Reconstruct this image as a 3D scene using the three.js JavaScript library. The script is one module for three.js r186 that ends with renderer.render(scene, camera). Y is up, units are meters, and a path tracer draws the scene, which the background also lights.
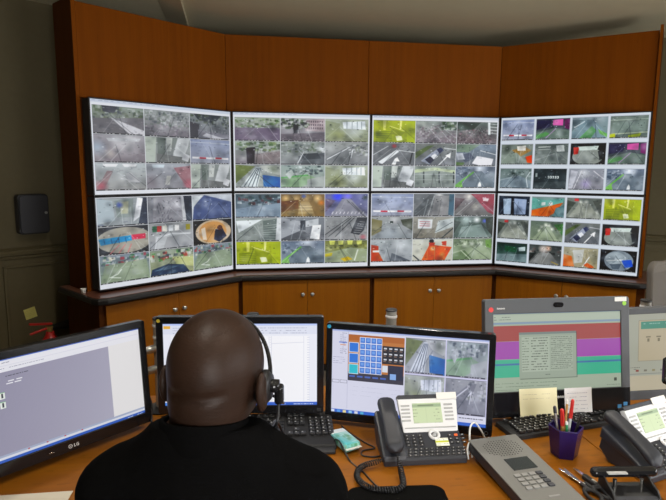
import * as THREE from 'three';
import { RoundedBoxGeometry } from 'three/addons/geometries/RoundedBoxGeometry.js';
import { mergeGeometries, mergeVertices, toCreasedNormals } from 'three/addons/utils/BufferGeometryUtils.js';
import { MarchingCubes } from 'three/addons/objects/MarchingCubes.js';
import { RectAreaLightUniformsLib } from 'three/addons/lights/RectAreaLightUniformsLib.js';
import { FontLoader } from 'three/addons/loaders/FontLoader.js';
import { TextGeometry } from 'three/addons/geometries/TextGeometry.js';
import { ImprovedNoise } from 'three/addons/math/ImprovedNoise.js';

// ------------------------------------------------------------------ camera, sky, lights, exposure
const scene = new THREE.Scene();
const EYE = 1.545;
const camera = new THREE.PerspectiveCamera(48.74, 666 / 500, 0.05, 60);
camera.position.set(0, EYE, 0);
camera.rotation.set(-0.14465, 0, 0.0065, 'YXZ');
scene.add(camera);
const renderer = new THREE.WebGLRenderer({ antialias: true });
renderer.toneMapping = THREE.LinearToneMapping;
renderer.toneMappingExposure = 1.0;
renderer.shadowMap.enabled = true;
RectAreaLightUniformsLib.init();
scene.background = new THREE.Color().setRGB(2.2, 2.5, 2.9);
// daylight standing in the three window openings (position, target, width, height, radiance)
function daylight(x, y, z, tx, ty, tz, w, h, power) {
  const l = new THREE.RectAreaLight(new THREE.Color().setRGB(1, 0.97, 0.92), power, w, h);
  l.position.set(x, y, z); l.lookAt(tx, ty, tz); l.name = 'window_daylight';
  scene.add(l);
}
const RR = [4.93, -3.36], NR = [3.2, 1.9], NL = [-1.6, 2.6], LL = [-4.0, -1.6], CO = [0.206, -6.17];
const lerp = (a, b, t) => a + (b - a) * t;
const winAt = (P, Q, t) => [lerp(P[0], Q[0], t), lerp(P[1], Q[1], t)];
{
  const inn = [-0.95, -0.312];                         // inward normal of the window wall
  for (const t of [0.3, 0.68]) { const [x, z] = winAt(RR, NR, t); daylight(x + inn[0] * 0.05, 1.2, z + inn[1] * 0.05, x + inn[0], 1.2, z + inn[1], 1.35, 1.25, 6); }
  const [x, z] = winAt(NR, NL, 0.42); daylight(x - 0.007, 1.2, z - 0.06, x - 0.144, 1.2, z - 1, 1.35, 1.25, 14);
}

// ------------------------------------------------------------------ helpers
let seed = 7;
const rnd = () => { seed = (seed * 1664525 + 1013904223) >>> 0; return seed / 4294967296; };
const rr = (a, b) => a + (b - a) * rnd();
const noise = new ImprovedNoise();
const used = new Map();
function numbered(n) { const k = used.get(n) || 0; used.set(n, k + 1); return k ? `${n}_${String(k).padStart(3, '0')}` : n; }
function shade(o) { o.traverse((m) => { if (m.isMesh) { m.castShadow = true; m.receiveShadow = true; } }); return o; }
function thing(name, label, category, pos = [0, 0, 0], turn = 0, group) {
  const o = new THREE.Group(); o.name = numbered(name); scene.add(o);
  o.position.set(...pos); o.rotation.order = 'YXZ'; o.rotation.y = turn;
  o.userData = { label, category }; if (group) o.userData.group = group;
  return o;
}
function part(name, geo, mat, parent, pos, rot, label) {
  const m = new THREE.Mesh(geo, mat); m.name = name; m.castShadow = m.receiveShadow = true;
  if (pos) m.position.set(...pos); if (rot) m.rotation.set(...rot);
  if (label) m.userData.label = label;
  parent.add(m); return m;
}
function struct(name, geo, mat, parent) {
  const m = new THREE.Mesh(geo, mat); m.name = parent ? name : numbered(name); m.castShadow = m.receiveShadow = true;
  if (!parent) m.userData.kind = 'structure'; (parent || scene).add(m); return m;
}
function boxUV(g) {                                       // uv in metres by the dominant normal
  g = g.index ? g.toNonIndexed() : g;
  const p = g.attributes.position, n = g.attributes.normal, uv = new Float32Array(p.count * 2);
  for (let i = 0; i < p.count; i++) {
    const x = p.getX(i), y = p.getY(i), z = p.getZ(i), nx = n.getX(i), ny = n.getY(i), nz = n.getZ(i);
    if (Math.abs(ny) > 0.7) { uv[2 * i] = x; uv[2 * i + 1] = z; } else { const l = Math.hypot(nx, nz) || 1; uv[2 * i] = (x * nz - z * nx) / l; uv[2 * i + 1] = y; }
  }
  g.setAttribute('uv', new THREE.BufferAttribute(uv, 2)); return g;
}
const rbox = (w, h, d, r = 0.003, s = 2) => boxUV(new RoundedBoxGeometry(w, h, d, s, Math.min(r, w / 2.02, h / 2.02, d / 2.02)));
const at = (g, x, y, z) => { g.translate(x, y, z); return g; };
const cyl = (r0, r1, h, s = 20) => new THREE.CylinderGeometry(r0, r1, h, s);
function merge(list) { return mergeGeometries(list.map((g) => { const q = g.index ? g.toNonIndexed() : g.clone(); for (const k of Object.keys(q.attributes)) if (!['position', 'normal', 'uv'].includes(k)) q.deleteAttribute(k); return q; })); }
function prism(pts, y0, y1, bevel = 0.002) {              // plan polygon [[x,z],...] raised from y0 to y1
  const s = new THREE.Shape(pts.map(([x, z]) => new THREE.Vector2(x, -z)));
  const g = new THREE.ExtrudeGeometry(s, { depth: Math.max(1e-4, y1 - y0 - 2 * bevel), bevelEnabled: bevel > 0, bevelSize: bevel, bevelThickness: bevel, bevelOffset: -bevel, bevelSegments: 2, curveSegments: 10 });
  g.rotateX(-Math.PI / 2); g.translate(0, y0 + bevel, 0); g.computeVertexNormals(); return boxUV(g);
}
function slab(pts, depth, bevel = 0.002) {                // upright outline [[x,y],...] thickened along z, centred
  const s = new THREE.Shape(pts.map(([x, y]) => new THREE.Vector2(x, y)));
  const g = new THREE.ExtrudeGeometry(s, { depth: depth - 2 * bevel, bevelEnabled: bevel > 0, bevelSize: bevel, bevelThickness: bevel, bevelOffset: -bevel, bevelSegments: 2, curveSegments: 12 });
  g.translate(0, 0, -depth / 2 + bevel); return g;
}
function profileX(pts, w, bevel = 0.003) {                // side profile [[z,y],...] swept along x, centred
  const g = slab(pts.map(([z, y]) => [-z, y]), w, bevel); g.rotateY(Math.PI / 2); return boxUV(g);
}
function roundRect(w, h, r) { const s = new THREE.Shape(), x = w / 2, y = h / 2; s.moveTo(-x + r, -y); s.lineTo(x - r, -y); s.absarc(x - r, -y + r, r, -Math.PI / 2, 0); s.lineTo(x, y - r); s.absarc(x - r, y - r, r, 0, Math.PI / 2); s.lineTo(-x + r, y); s.absarc(-x + r, y - r, r, Math.PI / 2, Math.PI); s.lineTo(-x, -y + r); s.absarc(-x + r, -y + r, r, Math.PI, 1.5 * Math.PI); return s; }
function plate(w, h, d, r, bevel = 0.001) { const g = new THREE.ExtrudeGeometry(roundRect(w - 2 * bevel, h - 2 * bevel, r), { depth: d - 2 * bevel, bevelEnabled: bevel > 0, bevelSize: bevel, bevelThickness: bevel, bevelSegments: 2, curveSegments: 6 }); g.translate(0, 0, -d / 2 + bevel); return g; }
function frame(w, h, bw, bt, bb, d, r = 0.006) {          // bezel: outer w x h, side / top / bottom border
  const s = roundRect(w - 0.004, h - 0.004, r), hl = new THREE.Path();
  const x0 = -w / 2 + bw, x1 = w / 2 - bw, y0 = -h / 2 + bb, y1 = h / 2 - bt;
  hl.moveTo(x0, y0); hl.lineTo(x0, y1); hl.lineTo(x1, y1); hl.lineTo(x1, y0); hl.lineTo(x0, y0); s.holes.push(hl);
  const g = new THREE.ExtrudeGeometry(s, { depth: d - 0.004, bevelEnabled: true, bevelSize: 0.002, bevelThickness: 0.002, bevelSegments: 2, curveSegments: 6 });
  g.translate(0, 0, -d / 2 + 0.002); return g;
}
const V = (a) => new THREE.Vector3(...a);
function tube(pts, r, seg = 40, rad = 8, closed = false) { return new THREE.TubeGeometry(new THREE.CatmullRomCurve3(pts.map(V), closed), seg, r, rad, closed); }
function rod(a, b, r, s = 12) { return new THREE.TubeGeometry(new THREE.LineCurve3(V(a), V(b)), 1, r, s, false); }
function lathe(pts, s = 24) { return new THREE.LatheGeometry(pts.map(([r, y]) => new THREE.Vector2(r, y)), s); }
// ---- textures
function tex(w, h, draw, srgb = true, repeat) {
  const c = document.createElement('canvas'); c.width = w; c.height = h; const g = c.getContext('2d'); draw(g, w, h);
  const t = new THREE.CanvasTexture(c); if (srgb) t.colorSpace = THREE.SRGBColorSpace; t.wrapS = t.wrapT = THREE.RepeatWrapping; if (repeat) t.repeat.set(...repeat); return t;
}
function noiseTex(w, h, fn, srgb = true, repeat) {
  const d = new Uint8Array(w * h * 4);
  for (let y = 0; y < h; y++) for (let x = 0; x < w; x++) { const v = fn(x / w, y / h); for (let k = 0; k < 3; k++) d[(y * w + x) * 4 + k] = Math.max(0, Math.min(255, v[k])); d[(y * w + x) * 4 + 3] = 255; }
  const t = new THREE.DataTexture(d, w, h); t.wrapS = t.wrapT = THREE.RepeatWrapping; t.magFilter = THREE.LinearFilter; t.minFilter = THREE.LinearMipmapLinearFilter; t.generateMipmaps = true;
  if (srgb) t.colorSpace = THREE.SRGBColorSpace; if (repeat) t.repeat.set(...repeat); t.needsUpdate = true; return t;
}
const pn = (x, y, px, py, s) => {                          // tileable noise
  const f = (a, b) => noise.noise(a * px, b * py, s);
  return lerp(lerp(f(x, y), f(x - 1, y), x), lerp(f(x, y - 1), f(x - 1, y - 1), x), y);
};
function woodTex(r, g, b, s, along) {
  return noiseTex(512, 512, (u, v) => {
    if (along) [u, v] = [v, u];
    const broad = pn(u, v, 6, 1, s), mid = pn(u, v, 26, 1.6, s + 3), fine = pn(u, v, 130, 3, s + 9), pore = pn(u, v, 210, 14, s + 5);
    const k = 1 + 0.1 * broad + 0.1 * mid + 0.08 * fine - (pore > 0.35 ? 0.09 : 0);
    return [r * k, g * k * (1 + 0.04 * mid), b * k * (1 - 0.05 * broad)];
  }, true, [1, 0.6]);
}
const std = (o) => new THREE.MeshStandardMaterial(o);
const phys = (o) => new THREE.MeshPhysicalMaterial(o);
const lin = (r, g, b) => new THREE.Color().setRGB(r, g, b);
const fineBump = noiseTex(256, 256, (u, v) => { const k = 128 + 90 * pn(u, v, 60, 60, 2) + 40 * pn(u, v, 20, 20, 5); return [k, k, k]; }, false, [6, 6]);
const M = {
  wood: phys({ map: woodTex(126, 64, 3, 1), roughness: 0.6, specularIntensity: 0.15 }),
  woodLower: phys({ map: woodTex(146, 86, 12, 4), roughness: 0.5, specularIntensity: 0.25 }),
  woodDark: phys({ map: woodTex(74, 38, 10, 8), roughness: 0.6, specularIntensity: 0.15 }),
  desk: phys({ map: woodTex(140, 84, 16, 12, true), roughness: 0.4, specularIntensity: 0.22 }),
  ledge: std({ map: woodTex(104, 66, 52, 17, true), roughness: 0.3 }),
  wall: std({ map: noiseTex(256, 256, (u, v) => { const k = 1 + 0.05 * pn(u, v, 5, 5, 3) + 0.03 * pn(u, v, 40, 40, 7); return [95 * k, 86 * k, 60 * k]; }, true, [0.7, 0.7]), roughness: 0.75, bumpMap: fineBump, bumpScale: 0.0006 }),
  ceiling: std({ map: noiseTex(256, 256, (u, v) => { const k = 1 + 0.03 * pn(u, v, 4, 4, 13) + 0.02 * pn(u, v, 30, 30, 17); return [200 * k, 190 * k, 158 * k]; }, true, [0.4, 0.4]), roughness: 0.9 }),
  floor: std({ map: noiseTex(256, 256, (u, v) => { const k = 1 + 0.1 * pn(u, v, 20, 20, 23) + 0.1 * pn(u, v, 90, 90, 27); return [96 * k, 88 * k, 78 * k]; }, true, [1, 1]), roughness: 0.9 }),
  black: std({ color: lin(0.012, 0.012, 0.014), roughness: 0.42 }),
  matte: std({ color: lin(0.016, 0.016, 0.018), roughness: 0.7 }),
  gloss: std({ color: lin(0.01, 0.01, 0.012), roughness: 0.14 }),
  edge: std({ color: lin(0.012, 0.011, 0.012), roughness: 0.4 }),
  phone: std({ color: lin(0.028, 0.031, 0.042), roughness: 0.42 }),
  handset: std({ color: lin(0.02, 0.022, 0.03), roughness: 0.5, bumpMap: fineBump, bumpScale: 0.0002 }),
  silver: std({ color: lin(0.78, 0.79, 0.82), roughness: 0.4, metalness: 0 }),
  silverDull: std({ color: lin(0.42, 0.42, 0.4), roughness: 0.35, metalness: 0.3 }),
  chrome: std({ color: lin(0.75, 0.74, 0.72), roughness: 0.2, metalness: 1 }),
  steel: std({ color: lin(0.5, 0.5, 0.48), roughness: 0.38, metalness: 0.9 }),
  key: std({ color: lin(0.42, 0.43, 0.44), roughness: 0.5 }),
  keyDark: std({ color: lin(0.02, 0.02, 0.022), roughness: 0.4 }),
  white: std({ color: lin(0.8, 0.8, 0.78), roughness: 0.6 }),
  red: std({ color: lin(0.62, 0.03, 0.025), roughness: 0.35 }),
  brass: std({ color: lin(0.65, 0.45, 0.15), roughness: 0.35, metalness: 0.8 }),
};

// ------------------------------------------------------------------ room shell
const WT = 0.25, CEIL = 2.622;
function wallBetween(name, P, Q, holes = [], top = CEIL + 0.25) {      // P to Q with the room on its right hand looking along; holes [centre along, width, y0, y1]
  const L = Math.hypot(Q[0] - P[0], Q[1] - P[1]), s = new THREE.Shape();
  s.moveTo(0, 0); s.lineTo(L, 0); s.lineTo(L, top); s.lineTo(0, top); s.lineTo(0, 0);
  for (const [c, w, y0, y1] of holes) { const h = new THREE.Path(); h.moveTo(c - w / 2, y0); h.lineTo(c - w / 2, y1); h.lineTo(c + w / 2, y1); h.lineTo(c + w / 2, y0); h.lineTo(c - w / 2, y0); s.holes.push(h); }
  const g = new THREE.ExtrudeGeometry(s, { depth: WT, bevelEnabled: false }); g.translate(0, 0, -WT);
  const m = struct(name, boxUV(g), M.wall);
  m.position.set(P[0], 0, P[1]); m.rotation.y = Math.atan2(-(Q[1] - P[1]), Q[0] - P[0]);
  return m;
}
const winHoles = [0.3, 0.68].map((t) => [t * Math.hypot(NR[0] - RR[0], NR[1] - RR[1]), 1.5, 0.5, 1.9]);
const wallLeft = wallBetween('wall_left', LL, CO);
const wallRight = wallBetween('wall_right', CO, RR);
const wallWin = wallBetween('wall_window', RR, NR, winHoles);
const wallRear = wallBetween('wall_rear', NR, NL, [[0.42 * Math.hypot(NL[0] - NR[0], NL[1] - NR[1]), 1.5, 0.5, 1.9]]);
const wallNear = wallBetween('wall_near', NL, LL);
{
  const grow = (pts, k) => { const cx = 0.7, cz = -1.6; return pts.map(([x, z]) => [cx + (x - cx) * k, cz + (z - cz) * k]); };
  struct('floor', prism(grow([CO, RR, NR, NL, LL], 1.08), -0.12, 0, 0), M.floor);
  struct('ceiling', prism(grow([CO, RR, NR, NL, LL], 1.08), CEIL, CEIL + 0.2, 0), M.ceiling);
  // shallow ceiling rib that slopes away from the window side
  const len = 6.5, rib = new THREE.Shape([[0, 0.004], [0, 0], [0.15, -0.032], [0.15, 0.004]].map((p) => new THREE.Vector2(...p)));
  const g = new THREE.ExtrudeGeometry(rib, { depth: len, bevelEnabled: false });
  const m = struct('trim_1', boxUV(g), M.ceiling); m.position.set(-1.3, CEIL - 0.002, -4.62); m.rotation.y = 0.185;
}
// rails and panel moulding on the two walls seen beside the wall unit
function rail(name, wall, x0, x1, y0) {
  const pr = [[0, 0], [0.012, 0.004], [0.016, 0.016], [0.01, 0.022], [0.024, 0.03], [0.03, 0.05], [0.022, 0.06], [0.028, 0.07], [0.012, 0.078], [0, 0.08]];
  const g = profileX(pr, x1 - x0, 0.001); g.translate((x0 + x1) / 2, y0, 0);
  const m = struct(name, boxUV(g), M.wall); m.position.copy(wall.position); m.rotation.copy(wall.rotation); return m;
}
rail('trim_2', wallLeft, 0.3, 6.0, 0.936);
rail('trim_3', wallRight, 0.3, 5.2, 0.936);
for (const [i, [w, x0, x1]] of [[wallLeft, 0.3, 6.0], [wallRight, 0.3, 5.2], [wallWin, 0.1, 5.4], [wallRear, 0.1, 4.7]].entries()) {
  const m = struct(['baseboard_left', 'baseboard_right', 'baseboard_window', 'baseboard_rear'][i], at(rbox(x1 - x0, 0.12, 0.018, 0.004), (x0 + x1) / 2, 0.06, 0.009), M.wall); m.position.copy(w.position); m.rotation.copy(w.rotation);
}
// frame of the panelled dado: mitred strips below the rail
function dadoPanel(name, wall, x0, x1) {
  const t = 0.02, ws = [at(rbox(t, 0.66, 0.014, 0.005), x0, 0.57, 0.007), at(rbox(t, 0.66, 0.014, 0.005), x1, 0.57, 0.007), at(rbox(x1 - x0 + t, t, 0.014, 0.005), (x0 + x1) / 2, 0.89, 0.007), at(rbox(x1 - x0 + t, t, 0.014, 0.005), (x0 + x1) / 2, 0.25, 0.007)];
  const m = struct(name, merge(ws), M.wall); m.position.copy(wall.position); m.rotation.copy(wall.rotation);
}
wallLeft.updateMatrixWorld(true);
{ const x = wallLeft.worldToLocal(new THREE.Vector3(-2.172, 0, -3.588)).x; dadoPanel('trim_4', wallLeft, 0.6, x - 0.12); dadoPanel('trim_5', wallLeft, x, 6.0); } dadoPanel('trim_6', wallRight, 2.6, 4.2);
// windows: frame, sash bars and panes in each opening
const glass = new THREE.MeshPhysicalMaterial({ color: 0xffffff, roughness: 0, transmission: 1, thickness: 0, ior: 1.45 });
function windowIn(n, wall, c) {
  const o = new THREE.Group(); o.name = 'window_' + n; o.userData.kind = 'structure'; scene.add(o);
  o.position.copy(wall.position); o.rotation.copy(wall.rotation); o.translateX(c); o.translateZ(-0.14);
  const bar = (w, h, x, y) => part('window_frame', at(rbox(w, h, 0.05, 0.006), x, y, 0), M.white, o);
  bar(1.5, 0.06, 0, 0.53); bar(1.5, 0.06, 0, 1.87); bar(0.06, 1.28, -0.72, 1.2); bar(0.06, 1.28, 0.72, 1.2); bar(0.05, 1.28, 0, 1.2);
  for (const s of [-1, 1]) part('pane', at(new THREE.BoxGeometry(0.66, 1.28, 0.004), s * 0.358, 1.2, 0), glass, o);
}
windowIn(1, wallWin, winHoles[0][0]); windowIn(2, wallWin, winHoles[1][0]); windowIn(3, wallRear, 0.42 * Math.hypot(NL[0] - NR[0], NL[1] - NR[1]));

// ------------------------------------------------------------------ the wall unit: plan polyline A B (C) D E of the display fronts
const PA = [-1.428, -3.298], PB = [-0.733, -4.053], PD = [1.292, -4.386], PE = [2.173, -3.861];
const dirOf = (P, Q) => { const l = Math.hypot(Q[0] - P[0], Q[1] - P[1]); return [(Q[0] - P[0]) / l, (Q[1] - P[1]) / l]; };
const faces = [[PA, PB], [PB, PD], [PD, PE]].map(([P, Q]) => { const t = dirOf(P, Q); return { P, Q, t, n: [-t[1], t[0]], L: Math.hypot(Q[0] - P[0], Q[1] - P[1]) }; });
const TURN = faces.map((f) => Math.atan2(-f.t[1], f.t[0]));
function meet(i, j, off) {                                 // corner of the offset lines of faces i and j
  const a = faces[i], b = faces[j], p = [a.P[0] + a.n[0] * off, a.P[1] + a.n[1] * off], q = [b.P[0] + b.n[0] * off, b.P[1] + b.n[1] * off];
  const det = a.t[0] * -b.t[1] + b.t[0] * a.t[1], dx = q[0] - p[0], dz = q[1] - p[1], s = (dx * -b.t[1] + b.t[0] * dz) / det;
  return [p[0] + a.t[0] * s, p[1] + a.t[1] * s];
}
const onFace = (i, u, off) => { const f = faces[i]; return [f.P[0] + f.t[0] * u + f.n[0] * off, f.P[1] + f.t[1] * u + f.n[1] * off]; };
const MIDL = faces[1].L / 2;
// ends of each of the four bays at a given offset from the display front (extra pushes out the two outer ends)
function bay(k, off, extra = 0) {
  if (k === 0) return [onFace(0, -extra, off), meet(0, 1, off)];
  if (k === 3) return [meet(1, 2, off), onFace(2, faces[2].L + extra, off)];
  const c = onFace(1, MIDL, off); return k === 1 ? [meet(0, 1, off), c] : [c, meet(1, 2, off)];
}
const faceOf = [0, 1, 1, 2];
const shrink = (P, Q, g) => { const t = dirOf(P, Q); return [[P[0] + t[0] * g, P[1] + t[1] * g], [Q[0] - t[0] * g, Q[1] - t[1] * g]]; };
function bayPrism(k, o0, o1, y0, y1, gap = 0.0015, extra = 0, bevel = 0.0015) {
  const [a, b] = shrink(...bay(k, o0, extra), gap), [c, d] = shrink(...bay(k, o1, extra), gap);
  return prism([a, b, d, c], y0, y1, bevel);
}
const rebase = (g, pos) => { g.translate(-pos[0], -pos[1], -pos[2]); return g; };
const OFFU = -0.11, LEDGE_TOP = 0.785, DISP0 = 0.797, DISP1 = 1.957, UPTOP = 2.505;
// upper boards
const bayLook = ['on the angled bay beside the key box wall', 'on the straight bay next to the key box side', 'on the straight bay next to the chair side', 'on the angled bay beside the grey chair'];
for (let k = 0; k < 4; k++) {
  const [a, b] = bay(k, OFFU), pos = [(a[0] + b[0]) / 2, DISP1, (a[1] + b[1]) / 2];
  const t = thing('upper_cabinet', ['cherry wood upper cabinet front over the angled street plaza screens beside the key box', 'cherry wood upper cabinet front above the screen with a tree-lined road and ramp', 'cherry wood upper cabinet front above the screen with white road arrows', 'cherry wood upper cabinet front above the angled screens of small spaced pictures'][k], 'cabinet', pos);
  part('door', rebase(bayPrism(k, OFFU, OFFU - 0.022, DISP1 + 0.004, UPTOP, 0.002), pos), M.wood, t);
  part('carcass', rebase(bayPrism(k, OFFU - 0.024, OFFU - 0.24, DISP1, UPTOP - 0.006, 0.0015), pos), M.woodDark, t);
}
// backing behind the displays, one board a bay
for (let k = 0; k < 4; k++) {
  const [a, b] = bay(k, OFFU), pos = [(a[0] + b[0]) / 2, LEDGE_TOP, (a[1] + b[1]) / 2], T = TURN[faceOf[k]];
  const t = thing('backing_panel', 'cherry wood backing panel behind the wall displays ' + ['nearest the key box', 'with the ramp beside a blue wall', 'with the orange table picture', 'of small spaced pictures'][k], 'panel', pos, T);
  part('board', rebase(bayPrism(k, OFFU, OFFU - 0.02, LEDGE_TOP, DISP1, 0.001), pos).rotateY(-T), M.woodDark, t);
}
function endPanel(i, u0, u1, o0, o1, y0, y1, label) {
  const pos3 = onFace(i, (u0 + u1) / 2, (o0 + o1) / 2), pos = [pos3[0], y0, pos3[1]];
  const t = thing('end_panel', label, 'panel', pos);
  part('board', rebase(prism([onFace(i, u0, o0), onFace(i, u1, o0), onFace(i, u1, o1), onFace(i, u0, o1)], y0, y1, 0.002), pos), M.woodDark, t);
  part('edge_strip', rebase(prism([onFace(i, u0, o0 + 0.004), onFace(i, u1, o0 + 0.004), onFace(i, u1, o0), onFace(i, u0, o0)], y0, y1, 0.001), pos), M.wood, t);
}
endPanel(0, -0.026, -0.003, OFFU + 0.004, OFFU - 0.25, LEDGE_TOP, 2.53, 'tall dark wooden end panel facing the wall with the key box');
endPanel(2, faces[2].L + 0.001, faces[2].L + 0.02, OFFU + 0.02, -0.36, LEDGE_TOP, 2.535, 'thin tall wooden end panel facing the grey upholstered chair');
// ledge: dark laminate worktop with black rounded edge
{
  const pos = [0.3, LEDGE_TOP - 0.04, -4.2];
  const t = thing('ledge', 'long dark laminate ledge with black rounded edge running under the wall displays', 'shelf', pos);
  const e = 0.088, o = 0.155, back = -0.4;
  const outline = (of, ex) => {
    const f0 = faces[0], p = [];
    const c = 0.07;
    p.push(onFace(0, -ex, back), onFace(0, -ex, of - c), onFace(0, -ex + c * 0.3, of - c * 0.3), onFace(0, -ex + c, of));
    p.push(meet(0, 1, of), meet(1, 2, of));
    p.push(onFace(2, faces[2].L + ex - c, of), onFace(2, faces[2].L + ex - c * 0.3, of - c * 0.3), onFace(2, faces[2].L + ex, of - c), onFace(2, faces[2].L + ex, back), meet(1, 2, back), meet(0, 1, back));
    return p;
  };
  part('top', rebase(prism(outline(o - 0.012, e - 0.012), LEDGE_TOP - 0.034, LEDGE_TOP, 0.002), pos), M.ledge, t);
  part('edge_strip', rebase(prism(outline(o, e), LEDGE_TOP - 0.043, LEDGE_TOP - 0.003, 0.012), pos), M.edge, t);
}
// lower cabinets, two doors each, with round knobs
const knobGeo = () => { const g = lathe([[0, 0.024], [0.008, 0.024], [0.0135, 0.021], [0.015, 0.017], [0.0125, 0.012], [0.007, 0.009], [0.0065, 0.003], [0.011, 0.001], [0.011, 0]], 20); g.rotateX(Math.PI / 2); return g; };
const KG = knobGeo(), KR = (() => { const g = lathe([[0, 0.026], [0.005, 0.026], [0.0055, 0.0235]], 16); g.rotateX(Math.PI / 2); return g; })();
const OFFL = 0.115;
for (let k = 0; k < 4; k++) {
  const [a, b] = bay(k, OFFL, k === 0 ? 0.045 : 0.03), pos = [(a[0] + b[0]) / 2, 0, (a[1] + b[1]) / 2], i = faceOf[k];
  const t = thing('base_cabinet', ['low wooden two-door cabinet under the angled displays nearest the fire extinguisher', 'low wooden two-door cabinet behind the monitor that the seated person faces', 'low wooden two-door cabinet behind the monitor showing four camera pictures', 'low wooden two-door cabinet behind the grey monitor with colour bands'][k], 'cabinet', pos);
  part('carcass', rebase(bayPrism(k, OFFL - 0.02, -0.36, 0.06, LEDGE_TOP - 0.045, 0.001, 0.05), pos), M.woodDark, t);
  part('plinth', rebase(bayPrism(k, OFFL - 0.06, -0.34, 0, 0.06, 0.001), pos), M.edge, t);
  const f = [a, b], tt = dirOf(a, b), L = Math.hypot(b[0] - a[0], b[1] - a[1]);
  const [a2, b2] = bay(k, OFFL - 0.018);
  const inset0 = k === 0 ? 0.03 : k === 3 ? 0.016 : 0.016, inset1 = k === 3 ? 0.03 : 0.016;
  const cut = [inset0, (inset0 + L - inset1) / 2, L - inset1];
  for (let d = 0; d < 2; d++) {
    const u0 = cut[d] + 0.0015, u1 = cut[d + 1] - 0.0015, n = faces[i].n, q = (u, o) => [a[0] + tt[0] * u + n[0] * o, a[1] + tt[1] * u + n[1] * o];
    const door = part('door', rebase(prism([q(u0, 0), q(u1, 0), q(u1, -0.0195), q(u0, -0.0195)], 0.075, LEDGE_TOP - 0.056, 0.0015), pos), M.woodLower, t);
    const ku = d ? u0 + 0.034 : u1 - 0.034, kp = q(ku, -0.001);
    const kn = part('knob', KG, M.steel, door, [kp[0] - pos[0], 0.626, kp[1] - pos[2]], [0, TURN[i], 0]); 
  }
}

// ------------------------------------------------------------------ pictures on the wall displays
const hexA = (c, a) => { const v = parseInt(c.slice(1), 16); return `rgba(${v >> 16},${(v >> 8) & 255},${v & 255},${a})`; };
function poly(g, pts, c) { g.fillStyle = c; g.beginPath(); pts.forEach(([x, y], i) => (i ? g.lineTo(x, y) : g.moveTo(x, y))); g.closePath(); g.fill(); }
function line(g, pts, c, w) { g.strokeStyle = c; g.lineWidth = w; g.beginPath(); pts.forEach(([x, y], i) => (i ? g.lineTo(x, y) : g.moveTo(x, y))); g.stroke(); }
function blob(g, x, y, rx, ry, c, a = 1) { g.save(); g.globalAlpha = a; g.fillStyle = c; g.beginPath(); g.ellipse(x, y, rx, ry, 0, 0, 7); g.fill(); g.restore(); }
function soft(g, x, y, r, c, a = 1) { const q = g.createRadialGradient(x, y, 0, x, y, r); q.addColorStop(0, hexA(c, a)); q.addColorStop(1, hexA(c, 0)); g.fillStyle = q; g.fillRect(x - r, y - r, 2 * r, 2 * r); }
function vgrad(g, y0, y1, a, b) { const q = g.createLinearGradient(0, y0, 0, y1); q.addColorStop(0, a); q.addColorStop(1, b); g.fillStyle = q; g.fillRect(0, y0, 100, y1 - y0); }
function speck(g, n, x0, y0, x1, y1, cols, s0 = 1, s1 = 4) { g.save(); g.globalAlpha = 0.6; for (let i = 0; i < n; i++) { g.fillStyle = cols[Math.floor(rnd() * cols.length)]; g.fillRect(rr(x0, x1), rr(y0, y1), rr(s0, s1), rr(s0, s1) * 0.8); } g.restore(); }
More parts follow.
